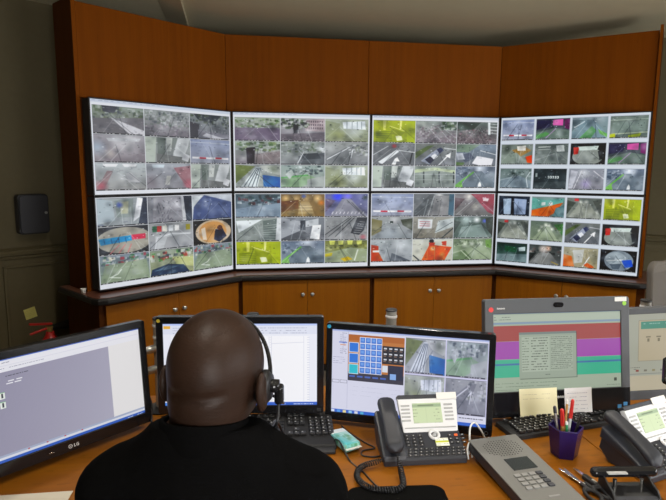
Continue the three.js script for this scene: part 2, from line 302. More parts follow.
// each painter draws in a 100 x 64 frame
const CAM = {
  plaza(g) { vgrad(g, 0, 30, '#9aa79c', '#7f8680'); speck(g, 90, 0, 0, 100, 26, ['#56644f', '#77806c', '#c9cfd0', '#4a5058'], 3, 10); poly(g, [[0, 30], [100, 22], [100, 64], [0, 64]], '#77767c'); poly(g, [[34, 26], [100, 52], [100, 64], [72, 64]], '#dcdce2'); poly(g, [[18, 0], [48, 0], [42, 16], [20, 14]], '#4c4f58'); speck(g, 30, 40, 28, 100, 60, ['#b0b0b8', '#8a8a94']); },
  crowd(g) { vgrad(g, 0, 64, '#aab0b0', '#85828a'); speck(g, 130, 0, 0, 100, 34, ['#68756a', '#c4c9cc', '#8b9390', '#dfe2e6', '#59606a'], 2, 8); speck(g, 60, 0, 34, 100, 60, ['#7a7480', '#a39aa4', '#6a6670', '#bab4bc'], 2, 7); },
  darktree(g) { vgrad(g, 0, 64, '#8e9698', '#7b7d86'); poly(g, [[10, 0], [80, 0], [60, 22], [20, 14]], '#3d434b'); speck(g, 60, 0, 0, 100, 30, ['#56604e', '#a6aeac', '#3f464a'], 3, 9); poly(g, [[0, 20], [24, 26], [20, 64], [0, 64]], '#55555c'); poly(g, [[20, 40], [100, 50], [100, 64], [20, 64]], '#8b8c96'); poly(g, [[40, 48], [92, 62], [70, 64], [30, 56]], '#cfd0d8'); speck(g, 24, 30, 30, 96, 48, ['#3c4048', '#c8ccd2']); },
  mist(g) { vgrad(g, 0, 64, '#a6a5ac', '#8f888f'); soft(g, 60, 12, 44, '#f2f2f6', 0.9); poly(g, [[24, 8], [92, 6], [88, 14], [28, 15]], '#d9dbe0'); soft(g, 30, 44, 14, '#d8d2cc', 0.7); soft(g, 6, 30, 22, '#b4c6d8', 0.8); },
  pillars(g) { vgrad(g, 0, 64, '#8c9492', '#a2a5a8'); poly(g, [[0, 0], [24, 0], [20, 64], [0, 64]], '#c3ccc4'); poly(g, [[26, 0], [44, 0], [40, 64], [26, 64]], '#707a76'); poly(g, [[46, 0], [60, 0], [56, 34], [44, 34]], '#d4d9d6'); poly(g, [[72, 0], [100, 0], [96, 20], [84, 50], [58, 48]], '#d9dde0'); poly(g, [[24, 40], [100, 50], [100, 64], [24, 64]], '#7c7f80'); poly(g, [[84, 36], [100, 44], [94, 60], [80, 54]], '#e4e6ea'); },
  barrier(g) { vgrad(g, 0, 64, '#98a2bc', '#a9adba'); soft(g, 50, 18, 40, '#c4cce0', 0.7); line(g, [[4, 48], [96, 50]], '#f2f2f6', 5); for (const x of [22, 62]) line(g, [[x, 48.6], [x + 16, 49]], '#b8354a', 4); line(g, [[0, 8], [100, 10]], '#c9d0dd', 2); },
  garagewhite(g) { vgrad(g, 0, 64, '#c8d0d4', '#a7a8a8'); for (const x of [30, 68]) poly(g, [[x - 16, 2], [x + 14, 2], [x + 10, 9], [x - 12, 9]], '#f7f9fc'); poly(g, [[0, 64], [22, 18], [34, 18], [14, 64]], '#a89498'); soft(g, 10, 54, 16, '#b86070', 0.8); poly(g, [[58, 24], [70, 22], [86, 46], [64, 44]], '#d8dade'); line(g, [[48, 36], [88, 44], [66, 22]], '#e6e6ea', 2); },
  garagepink(g) { vgrad(g, 0, 64, '#b9bec6', '#98979e'); poly(g, [[12, 2], [40, 2], [38, 10], [14, 10]], '#dfeaf2'); poly(g, [[60, 10], [100, 4], [100, 64], [92, 64]], '#a8848c'); soft(g, 94, 52, 16, '#b8586a', 0.8); poly(g, [[44, 30], [54, 30], [50, 52], [40, 52]], '#d4d5d2'); soft(g, 10, 44, 22, '#8c858c', 0.7); },
  fishdoor(g) { g.fillStyle = '#7c8490'; g.fillRect(0, 0, 100, 64); blob(g, 50, 30, 54, 42, '#a9afb2'); poly(g, [[0, 0], [30, 6], [34, 50], [0, 58]], '#b6c0c6'); poly(g, [[34, 6], [72, 2], [70, 46], [38, 44]], '#98a1a0'); poly(g, [[44, 10], [62, 8], [60, 36], [46, 36]], '#b9bba9'); soft(g, 44, 16, 9, '#6272b8', 1); poly(g, [[80, 0], [96, 4], [90, 40], [70, 56]], '#f2f4f8'); poly(g, [[92, 0], [100, 0], [100, 64], [80, 64]], '#4b5260'); },
  steeldoor(g) { g.fillStyle = '#9c9ca2'; g.fillRect(0, 0, 100, 64); poly(g, [[0, 0], [14, 0], [10, 64], [0, 64]], '#8a8c92'); poly(g, [[80, 0], [100, 0], [100, 64], [86, 64]], '#3c4350'); poly(g, [[74, 0], [80, 0], [86, 64], [78, 64]], '#c6c8cc'); for (let i = 0; i < 26; i++) { const x = rr(20, 56), y = rr(8, 58); line(g, [[x, y], [x + rr(-7, 7), y + rr(4, 10)]], '#6f7078', 1.4); } soft(g, 66, 20, 16, '#e2e2e8', 0.9); },
  navy(g) { g.fillStyle = '#c8cdd4'; g.fillRect(0, 0, 100, 64); poly(g, [[30, 0], [100, 20], [100, 64], [0, 64], [4, 26]], '#606c8e'); poly(g, [[0, 0], [26, 0], [0, 34]], '#d8dde0'); soft(g, 60, 40, 40, '#78829e', 0.6); },
  fishstripe(g) { g.fillStyle = '#3f434a'; g.fillRect(0, 0, 100, 64); blob(g, 52, 32, 56, 30, '#b0aea6'); poly(g, [[0, 26], [64, 22], [66, 34], [4, 40]], '#4aa2cc'); poly(g, [[64, 21], [94, 20], [94, 32], [66, 33]], '#c8566f'); for (const k of [0, 1, 2]) line(g, [[20 + k * 18, 62], [40 + k * 12, 42]], '#c98c8e', 2); for (const x of [10, 24, 38, 52]) line(g, [[x, 26], [x + 2, 38]], '#2d6f92', 1.4); },
  ramp(g) { vgrad(g, 0, 64, '#a2a5a6', '#b2b4b8'); for (const [x, c] of [[8, '#4d7a64'], [18, '#b04a4a'], [30, '#d8d8d0'], [44, '#d9dde0'], [58, '#e6e6e6'], [84, '#a7a150']]) poly(g, [[x, 6], [x + 10, 6], [x + 10, 20], [x, 20]], c); poly(g, [[12, 64], [14, 30], [50, 24], [96, 28], [40, 34], [30, 64]], '#c4c7ca'); line(g, [[12, 64], [18, 34], [52, 27], [98, 30]], '#e4e6ea', 2); },
  fishfigure(g) { g.fillStyle = '#23282f'; g.fillRect(0, 0, 100, 64); blob(g, 52, 32, 46, 32, '#c9b9a4'); blob(g, 50, 32, 36, 28, '#c8a274'); poly(g, [[56, 26], [74, 22], [86, 46], [66, 60], [52, 52]], '#2c3248'); blob(g, 68, 22, 7, 7, '#6a4a3c'); poly(g, [[20, 22], [30, 18], [34, 52], [24, 50]], '#e0d4c4'); },
  greenarrow(g) { vgrad(g, 0, 64, '#8f9aa4', '#93a090'); speck(g, 60, 0, 0, 100, 20, ['#b8404c', '#d6dadf', '#4c7c5a', '#58626c', '#efe9d8'], 3, 9); poly(g, [[10, 22], [94, 16], [100, 64], [0, 64]], '#9aa694'); line(g, [[42, 34], [34, 44], [20, 50], [40, 54]], '#dfe6dc', 2.4); soft(g, 70, 40, 30, '#b2bcac', 0.7); },
  carhood(g) { vgrad(g, 0, 64, '#9aa498', '#a8ac8e'); speck(g, 50, 0, 0, 100, 22, ['#b4433c', '#e2e6e6', '#5a9a58', '#39424c', '#c9c9b4'], 4, 10); poly(g, [[50, 20], [100, 24], [100, 50], [60, 40]], '#c4c99e'); poly(g, [[0, 64], [4, 46], [40, 36], [76, 42], [92, 64]], '#3d5168'); poly(g, [[8, 50], [40, 40], [66, 44], [40, 50]], '#6f8498'); },
  treeroad(g) { vgrad(g, 0, 64, '#a9b3a6', '#807a8c'); speck(g, 90, 0, 0, 100, 26, ['#627a58', '#8ba07a', '#b9c1b4', '#4d5648', '#c8cdcf'], 3, 9); poly(g, [[0, 28], [100, 28], [100, 64], [0, 64]], '#807788'); soft(g, 30, 48, 26, '#928a98', 0.9); line(g, [[70, 62], [98, 63]], '#e4e4ea', 2); },
  buildings(g) { vgrad(g, 0, 64, '#b6b9ba', '#8b8790'); poly(g, [[56, 4], [100, 0], [100, 36], [56, 34]], '#b9aeb2'); for (let i = 0; i < 24; i++) { g.fillStyle = '#6a6068'; g.fillRect(58 + (i % 8) * 5, 6 + Math.floor(i / 8) * 9, 2.4, 5); } speck(g, 60, 0, 0, 60, 24, ['#4b5a48', '#76856c', '#d8dcdc', '#2e3638'], 4, 10); poly(g, [[28, 18], [40, 18], [38, 42], [30, 42]], '#383a42'); poly(g, [[0, 44], [100, 38], [100, 64], [0, 64]], '#7f7a82'); speck(g, 30, 0, 40, 100, 60, ['#585860', '#a8a6b0']); },
  garagewin(g) { vgrad(g, 0, 64, '#b9c0b4', '#969c88'); poly(g, [[40, 8], [92, 4], [94, 28], [42, 26]], '#eef4f8'); for (const x of [50, 62, 74, 84]) line(g, [[x, 6], [x, 27]], '#9aa4a8', 1.6); poly(g, [[0, 4], [34, 12], [34, 40], [0, 56]], '#a4ab96'); soft(g, 30, 50, 26, '#a8ae7e', 0.8); soft(g, 66, 34, 26, '#dfe6e6', 0.7); },
  block(g) { vgrad(g, 0, 64, '#b2bcb4', '#8d8890'); speck(g, 60, 0, 0, 100, 22, ['#5c7454', '#87986f', '#c9d2d4', '#49564a'], 4, 11); poly(g, [[24, 18], [44, 16], [42, 62], [26, 62]], '#3a3640'); poly(g, [[44, 34], [100, 26], [100, 64], [44, 64]], '#938c8e'); speck(g, 30, 48, 22, 100, 40, ['#6e6a6c', '#b8b2b4', '#555']); },
  roadcars(g) { vgrad(g, 0, 64, '#a2aaa6', '#8b8e92'); speck(g, 50, 0, 0, 100, 26, ['#6a7a66', '#c2c8c8', '#4e5a5e', '#dde0e2'], 3, 9); poly(g, [[40, 40], [100, 30], [100, 64], [40, 64]], '#70757a'); poly(g, [[46, 34], [84, 30], [92, 46], [50, 50]], '#52585e'); line(g, [[38, 60], [52, 28]], '#dfe2e6', 2); soft(g, 92, 16, 12, '#f2f6fa', 0.9); },
  roaddiag(g) { vgrad(g, 0, 64, '#a5a9a8', '#919498'); poly(g, [[0, 64], [0, 46], [60, 6], [76, 6], [50, 64]], '#85898c'); line(g, [[4, 48], [56, 14]], '#e2e4e8', 2.2); speck(g, 40, 50, 0, 100, 34, ['#c9ced0', '#8b9384', '#62696c', '#d8dadc'], 3, 8); line(g, [[56, 30], [64, 22], [60, 44]], '#e8eaee', 2); },
  rampblue(g) { g.fillStyle = '#a9afae'; g.fillRect(0, 0, 100, 64); poly(g, [[0, 0], [44, 4], [0, 52]], '#7f8a62'); poly(g, [[46, 6], [58, 6], [48, 64], [10, 64]], '#dfe6e8'); for (const k of [0, 1, 2, 3]) line(g, [[18 + k * 9, 62], [47 + k * 3, 8]], '#54606a', 1.6); poly(g, [[60, 28], [100, 34], [100, 64], [62, 60]], '#3270a8'); poly(g, [[50, 2], [100, 2], [100, 30], [66, 18]], '#c6cac6'); soft(g, 84, 12, 18, '#6f7a6a', 0.7); },
  greenfloor(g) { vgrad(g, 0, 64, '#a6b2b0', '#a9b2ac'); speck(g, 50, 10, 0, 90, 22, ['#5a6a6c', '#dfe4e6', '#8a9690', '#3e4a50'], 3, 9); poly(g, [[0, 34], [60, 26], [90, 40], [40, 64], [0, 64]], '#9db69a'); line(g, [[0, 36], [62, 28]], '#78b478', 3); poly(g, [[10, 26], [24, 12], [30, 24], [20, 40]], '#c4ccca'); poly(g, [[60, 40], [100, 30], [100, 64], [60, 64]], '#b6bcba'); },
  tealroad(g) { vgrad(g, 0, 64, '#5a6a72', '#94a2b0'); speck(g, 60, 0, 0, 100, 28, ['#273a44', '#3c5c5c', '#d4e0e2', '#6a3e44', '#2e3a40'], 4, 10); poly(g, [[0, 40], [100, 24], [100, 64], [0, 64]], '#93a2b0'); soft(g, 60, 44, 30, '#aeb9c4', 0.7); },
  tan(g) { vgrad(g, 0, 64, '#8d7a5c', '#907c54'); for (const x of [12, 34, 60, 84]) soft(g, x, 12, 12, '#f2d8a8', 0.9); poly(g, [[0, 20], [40, 16], [40, 40], [0, 50]], '#7c5a36'); poly(g, [[46, 20], [64, 20], [80, 64], [36, 64]], '#ad9a74'); soft(g, 52, 6, 8, '#5474d0', 0.8); soft(g, 92, 24, 10, '#d88a3c', 0.9); for (const y of [34, 42, 52]) line(g, [[44 - y * 0.1, y], [66 + y * 0.15, y]], '#d6c79c', 1.6); },
  bluelight(g) { vgrad(g, 0, 64, '#767aa8', '#8f90a2'); soft(g, 30, 6, 18, '#4a5cff', 1); soft(g, 52, 6, 14, '#8f8cff', 1); poly(g, [[0, 12], [24, 18], [0, 52]], '#7d7488'); poly(g, [[40, 14], [60, 14], [100, 64], [10, 64]], '#9a9ba6'); for (let i = 0; i < 9; i++) line(g, [[16 + i * 9, 56], [19 + i * 9, 49]], '#e2e2e8', 2); soft(g, 94, 10, 10, '#3a4a3a', 0.8); },
  stairs(g) { vgrad(g, 0, 64, '#a2aaa8', '#949a98'); poly(g, [[0, 8], [60, 4], [6, 40]], '#e4eaec'); poly(g, [[60, 8], [96, 2], [98, 64], [62, 60]], '#7a8482'); for (let i = 0; i < 7; i++) line(g, [[62 - i * 0.5, 22 + i * 6], [92, 18 + i * 7]], '#aab2b0', 1.6); poly(g, [[92, 0], [100, 0], [100, 64], [88, 64]], '#d8dcde'); },
  corridor(g) { vgrad(g, 0, 64, '#8d9298', '#85888e'); poly(g, [[0, 0], [44, 10], [44, 36], [0, 58]], '#acb0b6'); poly(g, [[44, 8], [56, 8], [56, 34], [44, 36]], '#4a5058'); poly(g, [[56, 10], [86, 2], [86, 20], [56, 26]], '#c6cace'); poly(g, [[72, 22], [92, 20], [88, 62], [66, 58]], '#f4f6f8'); poly(g, [[0, 58], [44, 36], [66, 44], [60, 64], [0, 64]], '#6c7076'); },
  escal(g) { vgrad(g, 0, 64, '#9da0a2', '#a5a6a8'); for (const k of [0, 14, 30]) line(g, [[k - 6, 54], [58 + k * 0.4, 0]], '#55585c', 1.8); poly(g, [[60, 44], [76, 0], [100, 0], [92, 36], [80, 50]], '#52565c'); for (let i = 0; i < 6; i++) line(g, [[66 + i * 3, 42 - i * 6], [84 + i * 2, 44 - i * 6]], '#a6a8aa', 1.5); soft(g, 90, 56, 10, '#b85a66', 0.7); },
  yellow(g) { vgrad(g, 0, 64, '#b4bc2c', '#9aa624'); poly(g, [[22, 0], [30, 0], [29, 28], [23, 28]], '#dde08a'); poly(g, [[62, 0], [68, 0], [66, 24], [62, 26]], '#e4e69c'); poly(g, [[78, 4], [100, 2], [100, 64], [80, 60]], '#b3bf34'); for (let i = 0; i < 6; i++) line(g, [[6, 34 + i * 5], [44, 32 + i * 5]], '#7d8a26', 2); line(g, [[38, 16], [74, 30]], '#e0e4b0', 2); poly(g, [[52, 44], [66, 42], [70, 56], [56, 58]], '#e8ecc8'); poly(g, [[40, 22], [74, 34], [66, 44], [44, 40]], '#929c22'); },
  greenline(g) { vgrad(g, 0, 64, '#7d8898', '#8f9aa2'); soft(g, 60, 6, 24, '#f0f6ff', 1); speck(g, 40, 0, 2, 44, 30, ['#5a6674', '#8c9aa8', '#4a5866', '#b8c0ca'], 3, 9); poly(g, [[44, 14], [66, 14], [100, 50], [100, 64], [0, 64], [0, 60]], '#7e8a94'); line(g, [[0, 58], [46, 16]], '#82c066', 4); poly(g, [[0, 60], [16, 46], [20, 64], [0, 64]], '#86b86a'); poly(g, [[58, 52], [62, 44], [66, 52], [66, 60], [57, 60]], '#eef2f4'); soft(g, 90, 30, 20, '#a4aeb6', 0.6); },
  yellowfloor(g) { vgrad(g, 0, 64, '#8a8e62', '#9aa27c'); for (const x of [10, 30, 52, 74]) poly(g, [[x, 0], [x + 14, 0], [x + 12, 12], [x + 2, 12]], '#dbe08c'); speck(g, 24, 0, 10, 100, 24, ['#4a4c34', '#7a7a44', '#c0c490'], 4, 9); poly(g, [[0, 36], [60, 20], [100, 26], [100, 64], [0, 64]], '#a9b29a'); poly(g, [[0, 38], [18, 34], [16, 44], [0, 46]], '#cbbf4a'); poly(g, [[36, 52], [54, 46], [66, 54], [46, 60]], '#cdb84a'); line(g, [[78, 26], [70, 58]], '#dfe4da', 3); },
  market(g) { vgrad(g, 0, 64, '#9aa29e', '#8c848c'); speck(g, 150, 0, 8, 100, 60, ['#b9b0b8', '#6a606c', '#cfc8ce', '#84727c', '#9ea49c'], 2, 6); speck(g, 40, 60, 0, 100, 20, ['#3e5244', '#62785c', '#d6dcd8'], 4, 10); soft(g, 20, 6, 18, '#c6ccc6', 0.6); },
  darkcrowd(g) { vgrad(g, 0, 64, '#7a8480', '#7c7278'); poly(g, [[0, 0], [60, 0], [40, 22], [0, 26]], '#3a4a44'); speck(g, 120, 0, 20, 84, 60, ['#6c4e58', '#9c8a92', '#4a3e48', '#b4a8ae', '#55505a'], 2, 6); poly(g, [[76, 0], [82, 0], [84, 36], [78, 36]], '#dfe4e6'); for (let i = 0; i < 4; i++) line(g, [[78, 4 + i * 9], [100, 6 + i * 9]], '#e0e4e6', 1.6); },
  arrowroad(g) { vgrad(g, 0, 64, '#7c8084', '#83868a'); line(g, [[0, 34], [36, 8]], '#c9cdd0', 2); poly(g, [[12, 54], [56, 18], [62, 24], [22, 60]], '#e4e7ea'); poly(g, [[44, 62], [52, 44], [58, 40], [64, 52], [56, 52], [54, 64]], '#f0f2f4'); line(g, [[60, 20], [100, 26]], '#dfe2e4', 2); soft(g, 50, 8, 8, '#b04a50', 0.9); line(g, [[88, 60], [94, 26]], '#3a3e44', 3); },
  carsarrow(g) { vgrad(g, 0, 64, '#858a88', '#7e8288'); poly(g, [[0, 26], [30, 6], [46, 4], [0, 44]], '#6f7d5c'); poly(g, [[14, 50], [56, 12], [70, 16], [36, 60]], '#aeb4c2'); poly(g, [[24, 46], [36, 36], [48, 46], [36, 58]], '#3a4058'); poly(g, [[38, 36], [48, 28], [56, 36], [46, 46]], '#e4e6ea'); poly(g, [[52, 16], [62, 10], [70, 18], [60, 28]], '#4c5472'); line(g, [[58, 62], [82, 32]], '#f0f2f4', 3); poly(g, [[74, 34], [88, 24], [86, 42]], '#f4f6f8'); line(g, [[70, 12], [100, 16]], '#dfe2e6', 2); },
  truck(g) { vgrad(g, 0, 64, '#8c9aa8', '#787c82'); poly(g, [[0, 0], [60, 0], [30, 24], [0, 22]], '#86988a'); poly(g, [[40, 56], [52, 34], [94, 42], [90, 60], [60, 62]], '#e6e6ea'); poly(g, [[6, 34], [34, 24], [46, 40], [24, 54]], '#5c6474'); poly(g, [[0, 26], [16, 26], [22, 44], [4, 46]], '#c8ccd4'); line(g, [[60, 18], [100, 30]], '#eaecee', 2); poly(g, [[0, 52], [22, 54], [16, 64], [0, 64]], '#6a8454'); },
  gate(g) { vgrad(g, 0, 64, '#a6b0aa', '#8a9290'); poly(g, [[0, 10], [50, 4], [100, 12], [100, 20], [50, 12], [0, 20]], '#c8d2b8'); for (const x of [22, 60, 96]) line(g, [[x, 16], [x + 1, 50]], '#3e4648', 3); line(g, [[0, 24], [100, 24]], '#b8bebe', 2); line(g, [[0, 40], [100, 40]], '#b2b8b8', 1.6); soft(g, 40, 54, 26, '#a6acaa', 0.8); },
  lane(g) { vgrad(g, 0, 64, '#7d8286', '#8c8e90'); poly(g, [[40, 0], [50, 0], [30, 64], [0, 64], [0, 50]], '#696e72'); soft(g, 62, 6, 14, '#f2f2f2', 1); poly(g, [[52, 4], [86, 6], [90, 64], [44, 64]], '#9b9c9e'); poly(g, [[88, 0], [100, 0], [100, 64], [86, 60]], '#5a7888'); line(g, [[50, 6], [36, 62]], '#c2c6c8', 1.6); soft(g, 66, 40, 10, '#d2d2d2', 0.8); },
  redcar(g) { vgrad(g, 0, 64, '#8f8c90', '#7e7e7e'); soft(g, 36, 8, 16, '#efece6', 0.9); poly(g, [[40, 0], [100, 0], [100, 60], [84, 52], [56, 16]], '#9a5060'); poly(g, [[70, 10], [86, 14], [84, 22], [72, 20]], '#e2d4d8'); poly(g, [[0, 10], [26, 14], [0, 50]], '#6a5c62'); soft(g, 54, 36, 14, '#c2c2ba', 0.8); },
  hall(g) { vgrad(g, 0, 64, '#a9adae', '#9aa0a4'); poly(g, [[0, 4], [26, 10], [24, 40], [0, 54]], '#8f8c70'); poly(g, [[70, 8], [100, 4], [100, 40], [76, 24]], '#5c6258'); soft(g, 56, 10, 16, '#fdfdff', 1); soft(g, 46, 46, 30, '#b8bfc6', 0.9); poly(g, [[44, 12], [52, 12], [52, 18], [44, 18]], '#3c4a44'); },
  signwall(g) { vgrad(g, 0, 64, '#a8a8a2', '#8e8b82'); poly(g, [[12, 6], [48, 8], [46, 34], [12, 34]], '#dfe2e4'); for (const y of [14, 20, 26]) line(g, [[16, y], [42, y + 1]], '#b46a72', 1.6); poly(g, [[54, 48], [62, 12], [100, 4], [100, 30]], '#c2c9ca'); line(g, [[56, 44], [98, 16]], '#7d8688', 2); line(g, [[72, 62], [100, 34]], '#4a5254', 3); },
  nightgarage(g) { vgrad(g, 0, 64, '#5e6c68', '#6f7e7a'); soft(g, 34, 8, 22, '#e2f0f0', 0.9); soft(g, 58, 10, 12, '#fafcff', 1); soft(g, 78, 14, 8, '#6a7ae0', 0.9); poly(g, [[80, 6], [100, 2], [100, 60], [84, 36]], '#39443e'); poly(g, [[20, 30], [70, 24], [90, 64], [10, 64]], '#92a19e'); poly(g, [[0, 10], [18, 16], [0, 50]], '#4d5856'); },
  whiteroom(g) { vgrad(g, 0, 64, '#b9bfc2', '#a9adb2'); poly(g, [[0, 14], [18, 18], [18, 34], [30, 62], [0, 64]], '#bc5c2a'); poly(g, [[4, 30], [20, 30], [20, 36], [4, 36]], '#e6e6e6'); poly(g, [[46, 64], [50, 38], [94, 60], [92, 64]], '#6e747c'); soft(g, 70, 20, 30, '#d4d8dc', 0.8); },
  orangetable(g) { vgrad(g, 0, 64, '#d2d4cc', '#c6c6bc'); poly(g, [[22, 64], [42, 16], [98, 24], [80, 64]], '#d26a24'); soft(g, 50, 28, 9, '#f2ead8', 0.9); soft(g, 74, 46, 10, '#f0c08c', 0.8); blob(g, 47, 6, 6, 6, '#23283a'); poly(g, [[40, 10], [56, 10], [54, 18], [42, 20]], '#b8542c'); poly(g, [[72, 8], [84, 6], [84, 20], [74, 18]], '#b85430'); line(g, [[2, 46], [18, 62]], '#3a4048', 3); },
  greengarage(g) { vgrad(g, 0, 64, '#8c9a84', '#9dab92'); for (const x of [30, 48, 68]) soft(g, x, 16, 9, '#f8fcf0', 0.95); speck(g, 24, 0, 4, 100, 24, ['#5a6654', '#77846e', '#c8d2c0'], 4, 10); poly(g, [[0, 64], [0, 40], [60, 18], [84, 22], [100, 50], [100, 64]], '#a6b29c'); poly(g, [[0, 44], [30, 34], [54, 64], [0, 64]], '#7a8c70'); line(g, [[20, 34], [46, 62]], '#d2dcc8', 2); poly(g, [[82, 4], [96, 2], [98, 30], [84, 24]], '#84a468'); },
  magenta(g) { vgrad(g, 0, 64, '#4e5060', '#6f7c76'); poly(g, [[50, 4], [80, 2], [80, 22], [50, 20]], '#d678b4'); poly(g, [[0, 6], [46, 4], [40, 26], [0, 34]], '#41405c'); poly(g, [[84, 4], [100, 2], [100, 34], [86, 30]], '#7c3a70'); poly(g, [[0, 42], [60, 28], [100, 38], [100, 64], [0, 64]], '#7c8a84'); poly(g, [[0, 50], [30, 40], [46, 48], [0, 62]], '#74a074'); line(g, [[30, 60], [60, 30]], '#b9a2c4', 2); },
  greenblue(g) { vgrad(g, 0, 64, '#9aa8ae', '#8a9c9c'); poly(g, [[0, 6], [34, 8], [0, 40]], '#76848a'); poly(g, [[30, 10], [60, 8], [100, 50], [100, 64], [0, 64], [0, 44]], '#93a6ae'); poly(g, [[20, 64], [56, 26], [70, 40], [54, 64]], '#7fae84'); poly(g, [[74, 36], [100, 50], [100, 60], [80, 50]], '#86b878'); line(g, [[6, 30], [36, 12]], '#dfe6e8', 2); },
  gategreen(g) { vgrad(g, 0, 64, '#87928c', '#7a8682'); line(g, [[0, 12], [100, 10]], '#a9b4ac', 3); poly(g, [[6, 18], [94, 14], [94, 48], [6, 50]], '#8d9a95'); line(g, [[4, 52], [100, 48]], '#c2ccb8', 3); poly(g, [[0, 52], [14, 50], [16, 62], [0, 64]], '#c3cc3a'); poly(g, [[50, 56], [84, 50], [80, 60], [50, 64]], '#b4c252'); },
  greenorange(g) { vgrad(g, 0, 64, '#868e88', '#8d968e'); poly(g, [[34, 18], [80, 10], [96, 20], [60, 40]], '#a48a5c'); poly(g, [[50, 6], [78, 4], [78, 20], [52, 20]], '#f2f0e8'); poly(g, [[78, 40], [98, 34], [100, 60], [84, 58]], '#d4602e'); poly(g, [[0, 34], [50, 26], [74, 50], [60, 64], [0, 64]], '#98a29a'); soft(g, 20, 14, 14, '#4c544e', 0.9); },
  greytext(g) { vgrad(g, 0, 64, '#747c7a', '#8a9290'); line(g, [[10, 10], [48, 9]], '#c9cfcc', 3); line(g, [[10, 18], [48, 17]], '#b2b8b6', 2.4); poly(g, [[64, 6], [86, 4], [90, 24], [66, 24]], '#d8dedc'); poly(g, [[0, 36], [100, 26], [100, 64], [0, 64]], '#8e9694'); line(g, [[0, 52], [60, 30]], '#aab0ae', 2); },
  fishred(g) { g.fillStyle = '#22262a'; g.fillRect(0, 0, 100, 64); blob(g, 50, 40, 44, 26, '#9aa09c'); poly(g, [[20, 10], [80, 8], [76, 20], [26, 22]], '#d2dcd8'); poly(g, [[8, 12], [24, 12], [22, 32], [10, 34]], '#bb3f38'); poly(g, [[78, 24], [92, 20], [94, 48], [84, 50]], '#383c40'); soft(g, 48, 44, 22, '#c4cac8', 0.7); },
  greyroad(g) { vgrad(g, 0, 64, '#7f8c8a', '#8d999c'); speck(g, 20, 0, 4, 100, 22, ['#55605e', '#bcc6c6', '#6d7a78'], 4, 10); poly(g, [[0, 34], [60, 22], [100, 40], [100, 64], [0, 64]], '#8f9ca4'); line(g, [[96, 10], [84, 30], [90, 60]], '#dfe6e8', 2); line(g, [[0, 38], [56, 24]], '#b6c0c2', 1.6); },
  darktext(g) { vgrad(g, 0, 64, '#3c464a', '#4a5458'); for (const x of [44, 51, 58, 65, 72]) line(g, [[x, 24], [x + 4, 24], [x + 4, 29], [x, 29]], '#e6ecec', 2.4); poly(g, [[6, 14], [12, 14], [12, 26], [6, 26]], '#b4bebe'); poly(g, [[0, 44], [100, 38], [100, 64], [0, 64]], '#565f62'); },
  greywhite(g) { vgrad(g, 0, 64, '#a0a4ac', '#9c9ca4'); poly(g, [[6, 4], [26, 8], [12, 60], [0, 62]], '#c6c8d0'); line(g, [[36, 6], [16, 62]], '#e4e4ea', 2); line(g, [[70, 6], [100, 30]], '#d8d8de', 2.6); soft(g, 50, 46, 20, '#b9b0d4', 0.8); soft(g, 40, 12, 16, '#d8dade', 0.8); },
  twopillars(g) { g.fillStyle = '#3a4450'; g.fillRect(0, 0, 100, 64); poly(g, [[14, 10], [40, 8], [40, 60], [18, 60]], '#b6c6d8'); poly(g, [[50, 8], [90, 10], [88, 58], [52, 60]], '#a6b4cc'); line(g, [[45, 6], [45, 60]], '#1e2630', 5); },
  orangeteal(g) { vgrad(g, 0, 64, '#8fa6a4', '#88908a'); poly(g, [[0, 4], [40, 10], [96, 4], [96, 20], [30, 34], [0, 40]], '#7fb4ac'); poly(g, [[0, 44], [40, 32], [96, 16], [70, 50], [50, 64], [0, 64]], '#cf7a36'); poly(g, [[74, 34], [100, 24], [100, 64], [66, 64]], '#6d8a8e'); for (const x of [30, 52]) poly(g, [[x, 18], [x + 12, 16], [x + 12, 26], [x, 28]], '#d8e0de'); },
  greygarage(g) { vgrad(g, 0, 64, '#7d8480', '#959a94'); poly(g, [[22, 2], [34, 2], [34, 10], [22, 10]], '#c0484a'); for (const [x, y] of [[40, 14], [56, 12], [64, 26], [46, 36], [86, 44]]) soft(g, x, y, 9, '#f4f6ee', 0.8); poly(g, [[0, 8], [26, 14], [0, 54]], '#5c625c'); poly(g, [[74, 8], [100, 2], [100, 56]], '#676c68'); poly(g, [[36, 16], [64, 16], [100, 64], [4, 64]], '#a6aaa2'); },
  greenlights(g) { vgrad(g, 0, 64, '#76827a', '#98a490'); for (const [x, y] of [[36, 20], [48, 12], [58, 14], [66, 24], [30, 32]]) soft(g, x, y, 9, '#fbfff2', 1); poly(g, [[72, 10], [100, 6], [100, 44]], '#5e8a5c'); poly(g, [[40, 18], [58, 18], [90, 64], [4, 64]], '#a9b4a0'); speck(g, 16, 76, 10, 100, 30, ['#3a4a3e', '#b8c2b8', '#84403c']); },
  darkgreen(g) { vgrad(g, 0, 64, '#2c4640', '#6e827e'); poly(g, [[28, 10], [66, 14], [66, 30], [28, 30]], '#23624e'); poly(g, [[72, 14], [94, 10], [94, 24], [74, 26]], '#dfeeee'); poly(g, [[0, 40], [100, 34], [100, 64], [0, 64]], '#86989a'); soft(g, 40, 50, 24, '#a8b8ba', 0.7); },
  streetlight(g) { vgrad(g, 0, 64, '#565c5c', '#7c7e7c'); soft(g, 44, 12, 18, '#fff2ea', 1); soft(g, 60, 10, 12, '#ffd8c4', 0.9); speck(g, 20, 0, 10, 100, 28, ['#2e3436', '#b4aaa6', '#6c5c58'], 4, 9); poly(g, [[30, 26], [66, 24], [100, 64], [0, 64]], '#8d8f8e'); poly(g, [[0, 30], [24, 26], [0, 58]], '#3a4242'); line(g, [[70, 52], [92, 60]], '#c9b45c', 2); },
